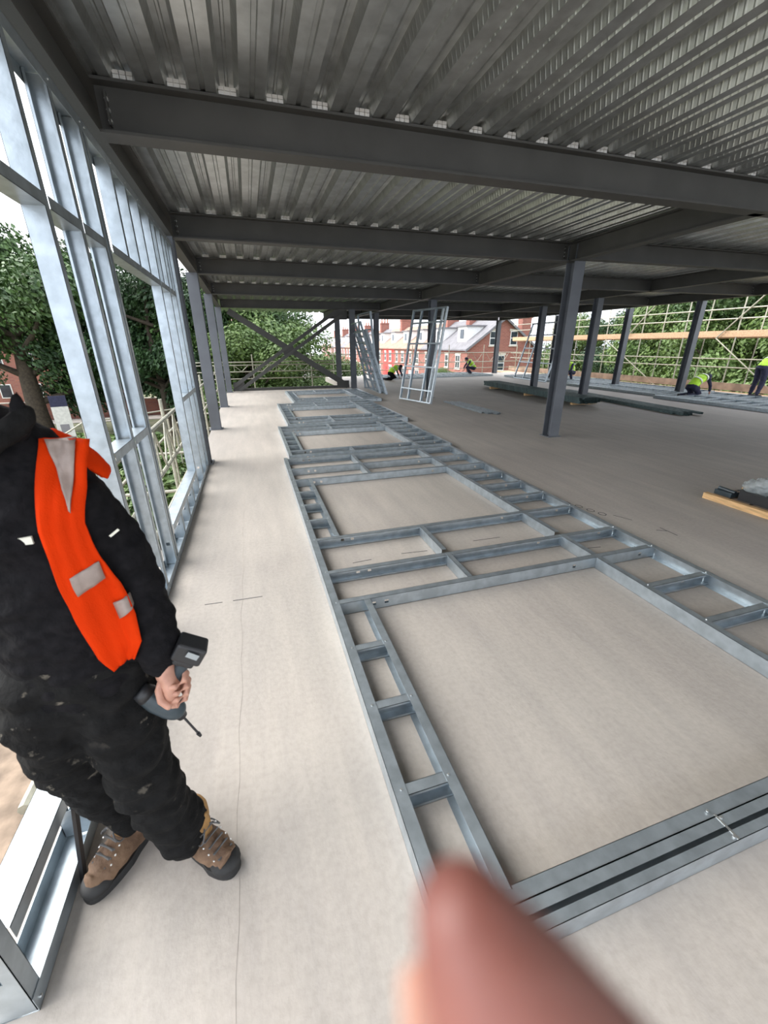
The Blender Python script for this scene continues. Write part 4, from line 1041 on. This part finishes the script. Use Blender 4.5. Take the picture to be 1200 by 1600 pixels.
# ------------------------------------------------------------ terrace
TX0, TX1, TZ = 24.0, 33.0, -4.4; EV = 1.15; RG = 4.35; MIDX = (TX0+TX1)/2
def terrace_house(y0, W_, gable, label, wallm, roofm, red=False, stack=True):
    r = thing('terraced_house', label, 'house', (TX0, y0, TZ), group=None)
    he = EV - TZ; hr = RG - TZ; dx = TX1 - TX0
    b = MB(); p = [(0, 0, 0), (dx, 0, 0), (dx, 0, he), (dx/2, 0, hr), (0, 0, he)]; q = [(x, W_, z) for x, _, z in p]
    b.v = p + q; b.f = [(0, 1, 2, 3, 4), (9, 8, 7, 6, 5), (0, 4, 9, 5), (1, 6, 7, 2), (0, 5, 6, 1), (4, 3, 8, 9), (3, 2, 7, 8)]
    b.obj('wall', wallm, r)
    y_a = -.35 if gable else 0
    for (xa, za, xb, zb) in ((-.35, he-.22, dx/2, hr+.02), (dx+.35, he-.22, dx/2, hr+.02)):
        rf = MB(); rf.hexa([(xa, y_a, za), (xb, y_a, zb), (xb, W_, zb), (xa, W_, za), (xa, y_a, za+.16), (xb, y_a, zb+.18), (xb, W_, zb+.18), (xa, W_, za+.16)]); rf.obj('roof', roofm, r)
    if gable:
        for (xa, za, xb, zb) in ((-.4, he-.35, dx/2, hr-.1), (dx+.4, he-.35, dx/2, hr-.1)):
            bb_ = MB(); bb_.hexa([(xa, -.42, za), (xb, -.42, zb), (xb, -.34, zb), (xa, -.34, za), (xa, -.42, za+.28), (xb, -.42, zb+.28), (xb, -.34, zb+.28), (xa, -.34, za+.28)]); bb_.obj('bargeboard', 'slate', r)
    # street front: ground and first floor windows, door
    def win(pos, face, w_, h_, cols=2):
        def put(mb, a0, a1, z0, z1, dp0, dp1):
            if face == 'front': mb.box((-dp1, a0, z0), (-dp0, a1, z1))
            else: mb.box((a0, -dp1, z0), (a1, -dp0, z1))
        a, z = pos
        f = MB(); put(f, a-w_/2, a+w_/2, z, z+h_, -.05, .04); fo = f.obj('window_frame', 'whitep', r)
        g = MB()
        for k in range(cols):
            a0 = a - w_/2 + .08 + k*(w_-.08)/cols; put(g, a0, a0+(w_-.08)/cols-.08, z+.08, z+h_*.48, .03, .05); put(g, a0, a0+(w_-.08)/cols-.08, z+h_*.54, z+h_-.08, .03, .05)
        g.obj('pane', 'glass', fo)
        l = MB(); put(l, a-w_/2-.15, a+w_/2+.15, z+h_, z+h_+.25, -.02, .06); l.obj('lintel', 'stone', r)
        s_ = MB(); put(s_, a-w_/2-.12, a+w_/2+.12, z-.15, z, -.02, .1); s_.obj('sill', 'stone', r)
    win((W_*.32, 3.35), 'front', 1.2, 1.5); win((W_*.76, 3.35), 'front', .9, 1.5, 1); win((W_*.32, .9), 'front', 1.5, 1.6)
    d_ = MB(); d_.box((-.05, W_*.76-.45, 0), (.03, W_*.76+.45, 2.3)); d_.obj('door', 'redpaint' if red else 'whitep', r)
    # dormer
    ym = W_*.42; dz = he + .75
    dm = MB(); dm.box((.75, ym-1.15, dz), (dx/2-.3, ym+1.15, dz+1.65)); do = dm.obj('dormer', 'whitep', r)
    g = MB(); g.box((.70, ym-.45, dz+.35), (.76, ym+.45, dz+1.35)); g.obj('window_pane', 'glass', do)
    g = MB(); g.box((.55, ym-1.35, dz+1.65), (dx/2-.2, ym+1.35, dz+1.8)); g.obj('dormer_roof', 'slate', do)
    # chimney on the party wall
    c = MB(); c.box((dx/2-1.2, W_-.9, hr-1.0), (dx/2+.6, W_+.0, hr+1.5)); c.box((dx/2-1.28, W_-.98, hr+1.25), (dx/2+.68, W_+.08, hr+1.4)); co = c.obj('chimney_stack', wallm if not red else 'brick', r)
    if not stack: bpy.data.objects.remove(co)
    for k in range(3 if stack else 0):
        t = MB(); t.tube((dx/2-.85+k*.6, W_-.45, hr+1.5), (dx/2-.85+k*.6, W_-.45, hr+2.2), .16, 8, .13); t.obj('chimney_pot', 'pot', co)
    if gable:
        win((dx*.36, he+.35), 'gable', .95, 1.5, 1); win((dx*.66, he+.35), 'gable', .95, 1.5, 1); win((dx*.50, 3.1), 'gable', .9, 1.7, 1)
        g = MB(); g.box((dx-2.1, -.02, hr-1.9), (dx-.9, .9, hr+.3)); g.box((dx-2.18, -.06, hr+.05), (dx-.82, .98, hr+.2)); g.obj('side_chimney', 'brick', r)
    else:
        pass
    return r
th0 = terrace_house(45.0, 7.0, True, 'end-of-terrace red brick house with its gable facing the building site', 'brick', 'slate')
thA = terrace_house(52.0, 6.4, False, 'red brick terraced house next to the gable-end house, white dormer', 'brick', 'slate')
thB = terrace_house(58.4, 6.4, False, 'red brick terraced house with brown tiles, second from the gable end', 'brick', 'tile', stack=False)
thR = terrace_house(71.2, 6.4, False, 'terraced house with bright red painted front, right of the leaning frames', 'redpaint', 'tile', True)
KIDS.clear()
def deep(o): return list(o.children)
y = 64.8; num = ['third', 'fourth', 'fifth', 'sixth', 'seventh', 'eighth', 'ninth', 'tenth', 'eleventh', 'twelfth', 'thirteenth', 'fourteenth', 'fifteenth', 'sixteenth']
i = 0
bpy.context.view_layer.update()
while y < 148 and i < 14:
    if abs(y - 71.2) > 1:
        src = thA if i % 2 else thB
        dup(src, (TX0, y, TZ), (0, 0, 0), 'red brick terraced house, %s along the row from the gable end' % num[i], 'terraced houses along the street')
    y += 6.4; i += 1
# a parked red car and a white van in the street
def car(label, loc_, rz, m):
    r = thing('car', label, 'car', loc_, (0, 0, rz))
    b = MB(); b.loft([[V((x, y_*w_, z)) for (x, z) in ((-2.1, .35), (-2.1, .8), (-1.5, .95), (-1.0, 1.42), (.6, 1.45), (1.2, .98), (2.05, .85), (2.1, .35))] for y_, w_ in ((-1, .85), (1, .85))]); o = b.obj('car_body', m, r)
    g = MB(); g.box((-.9, -.86, .98), (.9, .86, 1.34)); g.obj('windows', 'glass', r)
    for x in (-1.3, 1.3):
        for s_ in (-1, 1):
            w2 = MB(); w2.tube((x, s_*.66, .32), (x, s_*.88, .32), .32, 16); w2.obj('wheel', 'sole', r)
    return r
car('red car parked in the street behind the bracing end column', (10.6, 47.0, -3.97), .3, 'carred')
car('white car parked in the street by the terrace', (15.0, 62.0, -3.97), 1.5, 'whitep')
